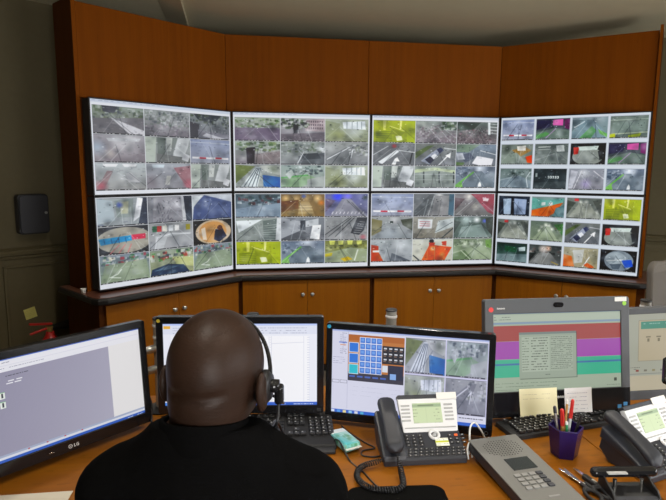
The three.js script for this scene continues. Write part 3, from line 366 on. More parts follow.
  orangegrey(g) { vgrad(g, 0, 64, '#b4b09c', '#a49e88'); poly(g, [[0, 24], [24, 28], [34, 60], [0, 64]], '#d07c40'); poly(g, [[26, 10], [60, 4], [56, 46], [34, 50]], '#c6c8c4'); line(g, [[58, 60], [88, 6]], '#e4e6e4', 3); poly(g, [[60, 54], [72, 46], [92, 58], [80, 64]], '#c86a34'); poly(g, [[70, 12], [96, 6], [98, 40], [84, 44]], '#9c9a88'); },
  fishblue(g) { g.fillStyle = '#20252c'; g.fillRect(0, 0, 100, 64); blob(g, 52, 32, 40, 31, '#96a0a8'); blob(g, 44, 26, 28, 20, '#b4bec4'); line(g, [[18, 34], [64, 28]], '#e4eaec', 3); poly(g, [[60, 30], [86, 26], [92, 46], [70, 52]], '#3c66c4'); poly(g, [[28, 44], [60, 40], [54, 58], [36, 58]], '#6c7680'); },
};
function drawCam(g, kind, x, y, w, h, con = 1.34) {          // painted small, like a coarse video picture, then enlarged
  const W = 84, H = 54, c = document.createElement('canvas'); c.width = W; c.height = H; const q = c.getContext('2d');
  q.save(); q.scale(W / 100, H / 64); CAM[kind](q);
  for (let i = 0; i < 26; i++) soft(q, rr(0, 100), rr(0, 64), rr(5, 20), rnd() < 0.45 ? '#eef2f6' : '#1c2228', rr(0.06, 0.26));
  for (let i = 0; i < 40; i++) { q.fillStyle = rnd() < 0.5 ? 'rgba(240,244,248,0.12)' : 'rgba(16,20,26,0.10)'; q.fillRect(rr(-4, 100), rr(-2, 64), rr(1.5, 9), rr(1, 4)); }
  for (let i = 0; i < 8; i++) { q.fillStyle = rnd() < 0.5 ? 'rgba(246,250,255,0.75)' : 'rgba(14,18,24,0.6)'; q.fillRect(rr(2, 96), rr(3, 30), rr(1.2, 4), rr(0.8, 2.2)); }
  for (let i = 0; i < 3; i++) { const x = rr(30, 70); line(q, [[x, rr(14, 24)], [x + rr(-50, 50), 64]], rnd() < 0.5 ? 'rgba(236,240,244,0.35)' : 'rgba(24,28,34,0.35)', rr(0.8, 1.8)); }
  q.restore();
  const d = q.getImageData(0, 0, W, H), p = d.data;
  for (let i = 0; i < p.length; i += 4) { const l = 0.3 * p[i] + 0.59 * p[i + 1] + 0.11 * p[i + 2]; for (let k = 0; k < 3; k++) p[i + k] = Math.max(6, Math.min(255, (l + (p[i + k] - l) * 1.15 - 144) * con + 128)); }
  q.putImageData(d, 0, 0);
  g.save(); g.beginPath(); g.rect(x, y, w, h); g.clip(); g.imageSmoothingEnabled = true; g.drawImage(c, x, y, w, h); g.translate(x, y); g.scale(w / 100, h / 64);
  g.fillStyle = 'rgba(20,22,26,0.8)'; g.fillRect(0, 61.2, 96, 2.8); g.fillStyle = 'rgba(20,22,26,0.5)'; g.fillRect(0, 0, 100, 0.8);
  g.fillStyle = 'rgba(240,240,240,0.8)'; for (let i = 0; i < 14; i++) if (rnd() < 0.62) g.fillRect(4 + i * 6.4, 61.8, rr(2, 5), 1.4);
  g.restore();
}
function camWall(rows, o) {
  return tex(896, 504, (g, W, H) => {
    g.fillStyle = o.back || '#e6eaf2'; g.fillRect(0, 0, W, H);
    const nr = rows.length, nc = rows[0].length, x0 = o.l * W, x1 = W - o.r * W, y0 = o.t * H, y1 = H - o.b * H, gx = (o.gx || 0.003) * W, gy = (o.gy || 0.004) * H;
    const cw = (x1 - x0 - gx * (nc - 1)) / nc, ch = (y1 - y0 - gy * (nr - 1)) / nr;
    rows.forEach((r, j) => r.forEach((k, i) => {
      const x = x0 + i * (cw + gx), y = y0 + j * (ch + gy);
      drawCam(g, k, x, y, cw, ch, o.con);
      if (o.gx > 0.01) { g.strokeStyle = '#aab4c4'; g.lineWidth = 1.2; g.strokeRect(x - 3, y - 3, cw + 6, ch + 8); }
    }));
    if (o.bar) { g.fillStyle = '#cdd6e6'; g.fillRect(0, 0, W, o.t * H * 0.55); g.fillStyle = 'rgba(120,130,160,0.5)'; for (let i = 0; i < 12; i++) g.fillRect(12 + i * 34, o.t * H * 0.2, rr(8, 26), 3); }
  });
}
const TOPB = { l: 0.012, r: 0.012, t: 0.062, b: 0.045, bar: 1 }, BOTB = { l: 0.008, r: 0.008, t: 0.012, b: 0.055 }, GRID = { l: 0.012, r: 0.012, t: 0.035, b: 0.045, gx: 0.016, gy: 0.055, back: '#dfe8f2' };
const screensOf = [
  [0, 1, 'upper angled wall display beside the key box, a bright street plaza in its corner picture', camWall([['plaza', 'crowd', 'darktree'], ['mist', 'pillars', 'barrier'], ['garagewhite', 'garagepink', 'pillars']], { ...TOPB, con: 1.08 })],
  [0, 0, 'lower angled wall display beside the key box, with round wide-angle views and a blue car', camWall([['fishdoor', 'steeldoor', 'navy'], ['fishstripe', 'ramp', 'fishfigure'], ['greenarrow', 'carhood', 'greenarrow']], BOTB)],
  [1, 1, 'upper wall display with a tree-lined road and a ramp beside a blue wall', camWall([['treeroad', 'buildings', 'garagewin'], ['block', 'roadcars', 'roaddiag'], ['rampblue', 'greenfloor', 'garagewin']], TOPB)],
  [1, 0, 'lower wall display with a tan garage on top and yellow-green stairwell in its bottom corner', camWall([['tealroad', 'tan', 'bluelight'], ['stairs', 'corridor', 'escal'], ['yellow', 'greenline', 'yellowfloor']], BOTB)],
  [2, 1, 'upper wall display with a yellow stairwell in its top corner and white road arrows', camWall([['yellow', 'market', 'darkcrowd'], ['arrowroad', 'carsarrow', 'truck'], ['pillars', 'gate', 'greenline']], TOPB)],
  [2, 0, 'lower wall display with an orange table picture and a red car in its corner', camWall([['barrier', 'lane', 'redcar'], ['hall', 'signwall', 'nightgarage'], ['whiteroom', 'orangetable', 'greengarage']], BOTB)],
  [3, 1, 'upper angled wall display of twelve spaced pictures, two of them magenta-lit garage views', camWall([['barrier', 'magenta', 'greenblue', 'gategreen'], ['greenorange', 'greytext', 'fishred', 'magenta'], ['greyroad', 'darktext', 'greywhite', 'greenline']], GRID)],
  [3, 0, 'lower angled wall display of twelve spaced pictures, one a yellow stairwell, one an orange floor', camWall([['twopillars', 'orangeteal', 'greygarage', 'yellow'], ['greygarage', 'greenlights', 'carsarrow', 'fishred'], ['darkgreen', 'streetlight', 'orangegrey', 'fishblue']], GRID)],
];
const glowMat = (map, k) => std({ color: lin(0.01, 0.01, 0.012), roughness: 0.5, emissive: 0xffffff, emissiveMap: map, emissiveIntensity: k });
const PANW = 1.026, PANH = 0.58;
for (const [k, row, label, map] of screensOf) {
  const i = faceOf[k], u = k === 2 ? 1.5 * PANW : PANW / 2, c = onFace(i, u, 0), y0 = DISP0 + row * PANH;
  const t = thing('video_display', label, 'display', [c[0], y0, c[1]], TURN[i], 'video wall displays');
  const w = PANW - 0.004, h = PANH - 0.003;
  part('housing', at(rbox(w - 0.006, h - 0.006, 0.088, 0.004), 0, PANH / 2, -0.0585), M.matte, t);
  part('bezel', at(frame(w, h, 0.006, 0.006, 0.006, 0.016, 0.002), 0, PANH / 2, -0.008), M.black, t);
  const s = part('screen', at(new THREE.PlaneGeometry(w - 0.011, h - 0.011), 0, PANH / 2, -0.005), glowMat(map, 0.82), t);
}
// the light that the screens give (one lamp before each bay)
for (let k = 0; k < 4; k++) {
  const i = faceOf[k], u = k === 2 ? 1.5 * PANW : PANW / 2, c = onFace(i, u, 0.012), l = new THREE.RectAreaLight(lin(0.86, 0.93, 1), 0.1, PANW - 0.03, 2 * PANH - 0.03);
  l.position.set(c[0], DISP0 + PANH, c[1]); l.lookAt(c[0] + faces[i].n[0], DISP0 + PANH, c[1] + faces[i].n[1]); l.name = 'display_glow'; scene.add(l);
}
// @@REST
// ------------------------------------------------------------------ recessed ceiling downlights over the aisle between desk and wall unit
const lampLabels = ['round recessed ceiling downlight of the aisle row nearest the key box wall', 'middle one of three round recessed downlights above the aisle', 'round recessed ceiling downlight of the aisle row nearest the grey chair', 'round recessed ceiling downlight above the seated person', 'round recessed ceiling downlight above the joint of the two desks'];
for (const [i, [x, z, cd, cone]] of [[-0.62, -2.3, 5.2, 0.98], [0.42, -2.5, 5.2, 0.98], [1.4, -2.35, 5.2, 0.98], [-0.3, -0.75, 3.6, 0.8], [0.75, -0.85, 3.6, 0.8]].entries()) {
  const t = thing('downlight', lampLabels[i], 'ceiling light', [x, CEIL - 0.02, z], 0, 'ceiling downlights');
  part('trim_ring', lathe([[0.06, 0], [0.085, 0], [0.088, 0.006], [0.085, 0.02], [0.06, 0.02], [0.06, 0]], 32), M.white, t);
  part('lens', at(cyl(0.06, 0.06, 0.006, 32), 0, 0.011, 0), std({ color: 0xffffff, emissive: lin(1, 0.9, 0.7), emissiveIntensity: 1.5 }), t);
  const s = new THREE.SpotLight(lin(1, 0.93, 0.82), cd, 0, cone, 0.35, 2); s.position.set(x, CEIL - 0.03, z); s.target.position.set(x, 0, z - (i < 3 ? 0.25 : 0.35)); s.castShadow = true; s.shadow.radius = 3; s.name = 'downlight_lamp'; scene.add(s, s.target);
}

// ------------------------------------------------------------------ desk: two tops that meet in a joint, turned like the straight run of the wall unit
const DT = TURN[1], DY = 0.745, dT = faces[1].t, dN = faces[1].n;
const onDesk = (u, n) => [dT[0] * u - dN[0] * n, dT[1] * u - dN[1] * n];        // u along the desk, n away from the viewer
function desk(u0, u1, label) {
  const c = onDesk((u0 + u1) / 2, 1.52), t = thing('desk', label, 'desk', [c[0], 0, c[1]], DT), w = u1 - u0 - 0.002, d = 0.86;
  part('top', at(rbox(w, 0.03, d, 0.004), 0, DY - 0.015, 0), M.desk, t);
  for (const s of [-1, 1]) part('side_panel', at(rbox(0.025, DY - 0.031, d - 0.14, 0.003), s * (w / 2 - 0.05), (DY - 0.031) / 2, -0.03), M.woodDark, t);
  part('modesty_panel', at(rbox(w - 0.13, 0.42, 0.02, 0.003), 0, DY - 0.25, -d / 2 + 0.16), M.woodDark, t);
}
const SEAM = 1.012;
desk(-1.42, SEAM, 'long cherry wood desk in front of the seated person, carrying the middle monitors');
desk(SEAM, 2.5, 'cherry wood desk beyond the joint line, under the beige-screened monitor');

// ------------------------------------------------------------------ screens of the desk monitors
const txt = (g, x, y, w, h, c, n, lw = 2) => { g.fillStyle = c; for (let j = 0; j < n; j++) { let q = x; while (q < x + w - 6) { const l = rr(4, 22); if (rnd() < 0.8) g.fillRect(q, y + j * h, Math.min(l, x + w - q), lw); q += l + 4; } } };
const scrMail = tex(1024, 600, (g, W, H) => {              // wide window: grey-lilac canvas, pale side pane, blue task bar
  g.fillStyle = '#e6e6f2'; g.fillRect(0, 0, W, H); g.fillStyle = '#2a56b8'; g.fillRect(0, 0, W, 14); g.fillStyle = '#3f78dc'; g.fillRect(0, 3, W, 6);
  g.fillStyle = '#f0f0f8'; g.fillRect(0, 14, W, 66); g.fillStyle = '#dcdcec'; g.fillRect(0, 44, W, 3); txt(g, 10, 26, 250, 10, '#8a8aa0', 1, 4); txt(g, 10, 58, 420, 10, '#a8a8bc', 1, 4);
  const q = g.createLinearGradient(0, 80, W * 0.8, H); q.addColorStop(0, '#8f8ca6'); q.addColorStop(0.5, '#a09db4'); q.addColorStop(1, '#b4b2c6'); g.fillStyle = q; g.fillRect(0, 80, W * 0.79, H - 128);
  g.fillStyle = '#efedee'; g.fillRect(W * 0.79, 80, W * 0.21, H - 128);
  txt(g, 226, 104, 120, 10, '#4e4c60', 1, 5); for (const x of [236, 278]) { g.fillStyle = '#f4f4fa'; g.fillRect(x, 134, 30, 6); g.fillRect(x - 10, 148, 34, 6); }
  for (const y of [196, 250]) { g.fillStyle = '#eef4ee'; g.fillRect(186, y, 28, 36); g.fillStyle = '#22303a'; g.fillRect(196, y + 4, 9, 26); g.fillStyle = '#6fc07c'; g.fillRect(186, y - 2, 28, 3); }
  g.fillStyle = '#a9b4cf'; g.fillRect(0, H - 48, W, 12); g.fillStyle = '#dfe4f0'; g.fillRect(0, H - 36, W, 14); for (const x of [300, 400, 500, 600]) { g.fillStyle = '#c05a6a'; g.fillRect(x, H - 42, 10, 8); }
  g.fillStyle = '#2c5fc4'; g.fillRect(0, H - 22, W, 22); g.fillStyle = '#3f9a4a'; g.fillRect(0, H - 22, 60, 22); txt(g, 880, H - 12, 120, 10, '#c9d8f4', 1, 4);
});
const scrDoc = tex(1024, 600, (g, W, H) => {
  g.fillStyle = '#eef0fb'; g.fillRect(0, 0, W, H); g.fillStyle = '#7f9ff0'; g.fillRect(0, 0, W, 16); g.fillStyle = '#c4d2fa'; g.fillRect(0, 10, W, 12); g.fillStyle = '#e2e6f6'; g.fillRect(0, 22, W, 60);
  g.fillStyle = '#f0b43c'; g.fillRect(10, 24, 44, 20); txt(g, 70, 36, 880, 18, '#a4a8c0', 3, 4);
  g.fillStyle = '#fafaff'; g.fillRect(60, 96, W - 120, H - 130); g.strokeStyle = '#b8bcd4'; g.lineWidth = 2; for (const x of [700, 716, 930]) line(g, [[x, 96], [x, H - 30]], '#c6cadf', 2);
  for (let j = 0; j < 26; j++) { g.fillStyle = '#c4c8de'; g.fillRect(704, 104 + j * 18, 8, 2); g.fillRect(952, 104 + j * 18, 16, 3); }
  line(g, [[716, 150], [930, 140]], '#c0c4da', 2); txt(g, 120, 140, 480, 22, '#b4b8cc', 14, 3); g.fillStyle = '#3a3c48'; g.fillRect(648, 140, 8, 8);
  g.fillStyle = '#7ab47a'; g.fillRect(600, 360, 12, 18);
  g.fillStyle = '#2f62cc'; g.fillRect(0, H - 28, W, 28); txt(g, 780, H - 16, 220, 10, '#d4e0fa', 1, 5); g.fillStyle = '#4a86e0'; g.fillRect(0, H - 28, 160, 28);
});
const scrCams = tex(1024, 600, (g, W, H) => {
  g.fillStyle = '#dfe0f4'; g.fillRect(0, 0, W, H); g.fillStyle = '#2c4c9a'; g.fillRect(0, 0, W, 10); g.fillStyle = '#b4c0ea'; g.fillRect(0, 10, W, 10); g.fillStyle = '#c0c2dc'; g.fillRect(112, 20, 3, H - 60);
  txt(g, 60, 30, 44, 14, '#6a6c90', 11, 3); txt(g, 14, 200, 80, 14, '#a4a6c4', 4, 3); g.fillStyle = '#6f8adc'; g.fillRect(52, 92, 54, 8); g.fillStyle = '#e09a7a'; g.fillRect(60, 110, 40, 6); for (const x of [10, 64]) { g.strokeStyle = '#5a5c70'; g.lineWidth = 2; g.strokeRect(x, 362, 46, 20); }
  // overview picture: bank of blue tiles on orange wood
  const X = 116, Y = 36, w = 372, h = 324; g.fillStyle = '#c47a3e'; g.fillRect(X, Y, w, h); g.fillStyle = '#b5662c'; g.fillRect(X, Y, w, 40); g.fillStyle = '#3c3a4a'; g.fillRect(X, Y + h - 62, w, 62);
  g.fillStyle = '#e8ecf8'; g.fillRect(X + 76, Y + 14, 150, 254); for (let j = 0; j < 6; j++) for (let i = 0; i < 4; i++) { g.fillStyle = '#3e78dc'; g.fillRect(X + 80 + i * 37, Y + 18 + j * 42, 32, 36); g.fillStyle = '#72a4ee'; g.fillRect(X + 86 + i * 37, Y + 24 + j * 42, 20, 20); }
  for (let j = 0; j < 3; j++) { g.fillStyle = '#e2ecfa'; g.fillRect(X + 4, Y + 54 + j * 76, 66, 70); g.fillStyle = j === 2 ? '#2fc4d8' : '#2f7ae0'; g.fillRect(X + 8, Y + 58 + j * 76, 58, 62); }
  g.fillStyle = '#20222e'; g.fillRect(X + 228, Y + 64, 144, 124); for (let j = 0; j < 3; j++) for (let i = 0; i < 4; i++) { g.fillStyle = '#d9dce6'; g.fillRect(X + 238 + i * 35, Y + 76 + j * 38, 20, 10); g.fillStyle = '#8c7468'; g.fillRect(X + 236 + i * 35, Y + 92 + j * 38, 18, 6); }
  g.fillStyle = '#dfe6f2'; g.fillRect(X + 230, Y + 200, 36, 46); g.fillStyle = '#2a2f48'; g.fillRect(X + 268, Y + 196, 100, 100); g.fillStyle = '#8cb4f0'; g.fillRect(X + 282, Y + 254, 40, 40); g.fillStyle = '#4a6ac0'; for (let i = 0; i < 5; i++) g.fillRect(X + 10 + i * 52, Y + 286, 38, 12);
  const cells = [['rampblue', 0, 0], ['greenfloor', 1, 0], ['garagewin', 0, 1], ['roaddiag', 1, 1]];
  for (const [k, i, j] of cells) { drawCam(g, k, 496 + i * 262, 30 + j * 252, 254, 240, 1.3); }
  g.fillStyle = 'rgba(150,140,220,0.18)'; g.fillRect(496, 30, 524, 494);
  txt(g, 520, 540, 480, 20, '#55586a', 1, 6); txt(g, 130, 400, 340, 30, '#c4c6dc', 3, 2); g.fillStyle = '#3568d2'; g.fillRect(0, H - 28, W, 28); for (let i = 0; i < 6; i++) { g.fillStyle = ['#e0e8fa', '#5aa0f0', '#f0e0a0', '#9ad0f0', '#e0e0f0', '#5ab4e0'][i]; g.fillRect(6 + i * 40, H - 24, 22, 18); }
});
const scrBands = tex(1024, 640, (g, W, H) => {
  g.fillStyle = '#b4c4ac'; g.fillRect(0, 0, W, H); g.fillStyle = '#4a6a9c'; g.fillRect(0, 0, W, 12); g.fillStyle = '#c2d0bc'; g.fillRect(0, 20, W, 56); txt(g, 14, 34, 130, 20, '#6a7a70', 2, 5); g.fillStyle = '#8ea8c4'; g.fillRect(0, 78, W, 16);
  g.fillStyle = '#b23a34'; g.fillRect(0, 106, W, 124); g.fillStyle = '#b144bc'; g.fillRect(0, 232, W, 142); g.fillStyle = '#2fc49a'; g.fillRect(0, 376, W, 144); g.fillStyle = '#3a7cb4'; g.fillRect(0, 408, W, 16);
  txt(g, 20, 566, 480, 26, '#7a8a78', 3, 4); g.fillStyle = '#3a4438'; g.fillRect(960, 556, 22, 26); txt(g, 900, 610, 110, 10, '#6a7a68', 1, 4);
  g.fillStyle = 'rgba(40,50,40,0.5)'; g.fillRect(212, 168, 452, 372); g.fillStyle = '#a9b8a4'; g.fillRect(206, 162, 452, 372); g.fillStyle = '#7c8c88'; g.fillRect(206, 162, 452, 18);
  g.fillStyle = '#bccab6'; g.fillRect(226, 200, 220, 280); g.fillStyle = '#b2c0ac'; g.fillRect(450, 196, 180, 284); txt(g, 230, 208, 52, 21, '#7a8876', 13, 6); txt(g, 300, 208, 132, 21, '#4c584c', 13, 6); txt(g, 456, 204, 170, 15, '#5c6a5c', 18, 4); txt(g, 410, 504, 44, 10, '#6a786a', 1, 6);
});
const scrBeige = tex(1024, 640, (g, W, H) => {
  g.fillStyle = '#c2c4b2'; g.fillRect(0, 0, W, H); g.fillStyle = '#d8cdb0'; g.fillRect(0, H * 0.8, W, H * 0.2); g.fillStyle = '#9aa09c'; g.fillRect(0, H * 0.77, W, 6);
  g.fillStyle = '#d6c8a8'; g.fillRect(96, 60, 860, 330); g.strokeStyle = '#9a9880'; g.lineWidth = 3; g.strokeRect(96, 60, 860, 330); g.fillStyle = '#4fa48c'; g.fillRect(112, 70, 820, 60); txt(g, 130, 84, 260, 20, '#a4d4c4', 1, 8);
  for (let i = 0; i < 5; i++) { g.fillStyle = '#8c8468'; g.fillRect(150 + i * 76, 190, 34, 10); g.fillRect(160 + i * 76, 208, 16, 26); } txt(g, 40, 440, 70, 14, '#7a8078', 2, 5); for (let i = 0; i < 9; i++) { g.fillStyle = ['#a0463c', '#8a8474', '#a49a70', '#8c8c80', '#a09868', '#7c8474'][i % 6]; g.fillRect(80 + i * 60, H * 0.72, 22, 16); }
});

// ------------------------------------------------------------------ desk monitors (origin at the middle of the lower bezel edge)
const font = await new FontLoader().loadAsync('fonts/droid/droid_sans_bold.typeface.json');
const word = (s, size, depth = 0.0006) => { const g = new TextGeometry(s, { font, size, depth, curveSegments: 4, bevelEnabled: false }); g.computeBoundingBox(); const b = g.boundingBox; g.translate(-(b.min.x + b.max.x) / 2, -(b.min.y + b.max.y) / 2, 0); return g; };
const printWhite = std({ color: lin(0.7, 0.7, 0.7), roughness: 0.5 }), M_grey = std({ color: lin(0.075, 0.08, 0.09), roughness: 0.5 });
function monitor(o) {
  const t = thing('monitor', o.label, 'monitor', o.pos, o.turn, 'desk monitors'); t.rotation.x = o.tilt || 0; if (o.roll) t.rotation.z = o.roll;
  const { w, h, bw, bt, bb } = o, d = 0.028;
  part('bezel', at(frame(w, h, bw, bt, bb, d, 0.006), 0, h / 2, -d / 2), o.mat || M.gloss, t);
  part('housing', at(rbox(w - 0.012, h - 0.012, 0.022, 0.006), 0, h / 2, -d - 0.006), M.matte, t);
  part('rear_cover', at(rbox(w * 0.6, h * 0.62, 0.03, 0.012), 0, h * 0.5, -d - 0.03), M.matte, t);
  part('screen', at(new THREE.PlaneGeometry(w - 2 * bw + 0.002, h - bt - bb + 0.002), 0, bb + (h - bt - bb) / 2, -0.005), glowMat(o.map, o.glow), t);
  const l = new THREE.RectAreaLight(lin(...o.tint), o.glow * 0.12, w - 2 * bw, h - bt - bb); t.add(l); l.position.set(0, bb + (h - bt - bb) / 2, 0.012); l.lookAt(t.localToWorld(new THREE.Vector3(0, bb + (h - bt - bb) / 2, 1))); l.name = 'screen_glow';
  return t;
}
const dot = (c) => std({ color: c, roughness: 0.5 });
const sticker = (t, x, y, r, c, label) => { const g = cyl(r, r, 0.0008, 20); g.rotateX(Math.PI / 2); part('sticker', at(g, x, y, 0.0006), dot(c), t, null, null, label); };
const lg = monitor({ label: 'black monitor turned inward at the person\'s side, showing a grey-lilac window and pale side pane', pos: [-0.728, 0.765, -1.432], turn: 0.86, tilt: -0.0716, w: 0.515, h: 0.321, bw: 0.018, bt: 0.02, bb: 0.032, map: scrMail, glow: 0.8, tint: [0.85, 0.85, 1] });
{ const g = part('logo', at(word('LG', 0.009), 0.022, 0.0155, 0.0004), printWhite, lg, null, null, 'silver brand lettering'); const r = new THREE.TorusGeometry(0.0048, 0.001, 6, 20); part('emblem', merge([at(r, 0.0055, 0.0155, 0.0006), at(rbox(0.0012, 0.005, 0.001, 0.0003), 0.0045, 0.016, 0.0006), at(rbox(0.004, 0.001, 0.001, 0.0003), 0.007, 0.0155, 0.0006)]), printWhite, lg); part('power_light', at(rbox(0.012, 0.0015, 0.001, 0.0004), -0.045, 0.0155, 0.0006), M.chrome, lg); }
const mPerson = monitor({ label: 'black monitor behind the person\'s head, showing a white document page', pos: [-0.281, 0.793, -1.622], turn: 0.033, tilt: -0.016, w: 0.51, h: 0.308, bw: 0.019, bt: 0.02, bb: 0.024, map: scrDoc, glow: 0.9, tint: [0.9, 0.92, 1] });
sticker(mPerson, -0.246, 0.296, 0.0055, lin(0.75, 0.6, 0.06), 'yellow dot sticker'); part('badge', at(rbox(0.012, 0.01, 0.001, 0.0004), 0.24, 0.012, 0.0005), M.keyDark, mPerson);
const mCams = monitor({ label: 'black monitor behind the desk phone, showing four camera pictures and blue tiles', pos: [0.226, 0.762, -1.597], turn: -0.232, tilt: -0.05, w: 0.51, h: 0.311, bw: 0.017, bt: 0.017, bb: 0.024, map: scrCams, glow: 0.86, tint: [0.8, 0.82, 1] });
sticker(mCams, -0.246, 0.3, 0.006, lin(0.03, 0.35, 0.6), 'blue dot sticker'); { const g = new THREE.TorusGeometry(0.005, 0.0008, 6, 20); part('badge', at(g, 0.238, 0.012, 0.0005), M_grey, mCams); }
const mBands = monitor({ label: 'large grey-framed monitor showing red, purple and green bands, with notes on its chin', pos: [0.737, 0.764, -1.69], turn: 0.13, tilt: -0.15, w: 0.497, h: 0.378, bw: 0.027, bt: 0.044, bb: 0.08, map: scrBands, glow: 0.66, tint: [0.7, 0.85, 0.7], mat: M_grey });
part('chin', at(rbox(0.493, 0.079, 0.004, 0.001), 0, 0.041, 0.0005), M.gloss, mBands);
part('logo', at(word('lenovo', 0.0095), 0.008, 0.061, 0.0027), printWhite, mBands); part('logo', at(word('lenovo', 0.006), -0.195, 0.35, 0.0003), printWhite, mBands);
sticker(mBands, -0.228, 0.346, 0.008, lin(0.7, 0.04, 0.04), 'red sticker'); sticker(mBands, 0.231, 0.356, 0.007, lin(0.3, 0.65, 0.05), 'green dot sticker');
part('label_plate', at(rbox(0.042, 0.014, 0.0012, 0.0005), 0.218, 0.37, 0.0006), M.white, mBands, null, null, 'white asset label');
part('webcam', (() => { const g = cyl(0.008, 0.008, 0.003, 20); g.rotateX(Math.PI / 2); return merge([at(plate(0.036, 0.016, 0.003, 0.008), 0, 0.357, 0.001), at(g, 0, 0.357, 0.003)]); })(), M.gloss, mBands);
for (const [x, y] of [[0.207, 0.02], [0.228, 0.027]]) part('sticker', at(rbox(0.014, 0.012, 0.0008, 0.0003), x, y, 0.0032), dot(lin(0.06, 0.28, 0.6)), mBands, null, null, 'small blue processor sticker');
part('stand', merge([at(rbox(0.3, 0.012, 0.16, 0.004), 0, -0.0105, -0.07), at(rbox(0.12, 0.2, 0.02, 0.004), 0, 0.09, -0.085)]), M.matte, mBands, [0, 0, 0], [0.15, 0, 0]);
const mBeige = monitor({ label: 'black-framed monitor with a beige screen and green header, half hidden behind the grey-framed monitor', pos: [1.235, 0.785, -1.79], turn: 0.02, tilt: -0.03, roll: 0.05, w: 0.51, h: 0.318, bw: 0.018, bt: 0.018, bb: 0.03, map: scrBeige, glow: 0.6, tint: [0.9, 0.86, 0.72], mat: M_grey });

// ------------------------------------------------------------------ support posts with arms
function post(x, z, arms, label) {
  const t = thing('monitor_post', label, 'monitor arm', [x, DY, z], 0, 'monitor support posts');
  part('base_plate', lathe([[0, 0], [0.05, 0], [0.05, 0.006], [0.022, 0.012], [0, 0.012]], 24), M.matte, t);
  part('tube', at(cyl(0.0185, 0.0185, 0.3, 24), 0, 0.16, 0), M.silverDull, t);
  for (const y of [0.205, 0.245, 0.285]) part('ring', at(lathe([[0.0185, 0], [0.021, 0.002], [0.021, 0.008], [0.0185, 0.01]], 24), 0, y, 0), M.silver, t);
  part('cap', at(lathe([[0.0195, 0], [0.02, 0.002], [0.019, 0.006], [0, 0.007]], 24), 0, 0.31, 0), M.black, t);
  for (const [dx, dy, dz] of arms) part('arm', rod([0, dy, 0], [dx, dy, dz], 0.0125), M.steel, t);
  return t;
}
post(-0.572, -1.762, [[-0.215, 0.215, 0.27], [-0.215, 0.145, 0.27]], 'silver post carrying two tubes to the turned monitor beside the person');
post(-0.27, -1.82, [[-0.01, 0.19, 0.13]], 'silver post standing behind the white document monitor, cap just above its frame');
post(0.207, -1.89, [[0.003, 0.19, 0.2]], 'silver ringed post rising behind the monitor with four camera pictures');
post(1.198, -2.06, [[0.03, 0.19, 0.2]], 'silver ringed post rising behind the beige-screened monitor');

// ------------------------------------------------------------------ keyboards
function keyboard(label, pos, turn, w, d, tilt) {
  const t = thing('keyboard', label, 'keyboard', pos, turn); t.rotation.x = tilt;
  part('case', profileX([[d / 2, 0], [d / 2, 0.012], [d / 2 - 0.004, 0.016], [-d / 2 + 0.006, d > 0.12 ? 0.022 : 0.017], [-d / 2, d > 0.12 ? 0.018 : 0.014], [-d / 2, 0]], w), M.matte, t);
  const keys = [], light = [], p = 0.019, k0 = -w / 2 + 0.022, y = (z) => 0.0175 + ((d / 2 - z) / d) * 0.006;
  const put = (x, z, kw = 1) => { const g = new RoundedBoxGeometry(p * kw - 0.003, 0.008, (d > 0.12 ? p : p * 0.68) - 0.004, 1, 0.002); g.translate(x + (p * kw) / 2, y(z) + 0.003, z); keys.push(g); if (kw < 2) { const q = new THREE.BoxGeometry(0.004, 0.0006, 0.004); q.translate(x + p * 0.36, y(z) + 0.0072, z - 0.003); light.push(q); } };
  const q0 = d > 0.12 ? 1 : 0.68, z0 = -d / 2 + 0.032 * q0, s = (w - 0.044) / (22.4 * p);
  for (let r = 0; r < 6; r++) { const z = z0 + (r * p + (r ? 0.006 : 0)) * q0;
    if (r === 5) { for (let i = 0; i < 3; i++) put(k0 + i * 1.35 * p, z, 1.3); put(k0 + 4.1 * p, z, 6); for (let i = 0; i < 4; i++) put(k0 + (10.2 + i * 1.2) * p, z, 1.15); }
    else if (r === 0) for (let i = 0; i < 13; i++) put(k0 + (i + (i ? 0.6 : 0) + Math.floor((i - 1) / 4) * 0.45) * p, z);
    else { put(k0, z, [0, 1, 1.5, 1.8, 1.3][r]); for (let i = 0; i < 12; i++) put(k0 + ([0, 1, 1.5, 1.8, 1.3][r] + i) * p, z); put(k0 + ([0, 13, 13.5, 13.8, 13.3][r]) * p, z, [0, 2, 1.5, 1.2, 1.7][r]); }
    if (r < 3) for (let i = 0; i < 3; i++) put(k0 + (15.4 + i) * p, z); if (r === 4) put(k0 + 16.4 * p, z); if (r === 5) for (let i = 0; i < 3; i++) put(k0 + (15.4 + i) * p, z);
    if (r > 0) for (let i = 0; i < 4; i++) put(k0 + (18.8 + i * 0.98) * p, z); }
  const m = part('keys', merge(keys), M.keyDark, t); m.userData.kind = 'stuff'; m.userData.label = 'rows of small black keys'; const l = part('key_legends', merge(light), M.key, t); l.userData.kind = 'stuff'; l.userData.label = 'pale marks printed on the keys';
  return t;
}
const kb1 = keyboard('black full-size keyboard in front of the seated person, by the tissue packet', [-0.222, DY + 0.007, -1.565], 0.1, 0.455, 0.19, 0.065);
part('palm_rest', at(rbox(0.445, 0.01, 0.03, 0.004), 0, 0.006, 0.107), M.matte, kb1); part('logo_plate', at(rbox(0.03, 0.0015, 0.006, 0.0005), 0.16, 0.0245, -0.085), M.key, kb1);
keyboard('black slim keyboard lying under the grey-framed monitor behind the pen cup', [0.716, DY + 0.001, -1.655], 0.3, 0.39, 0.1, 0.01);

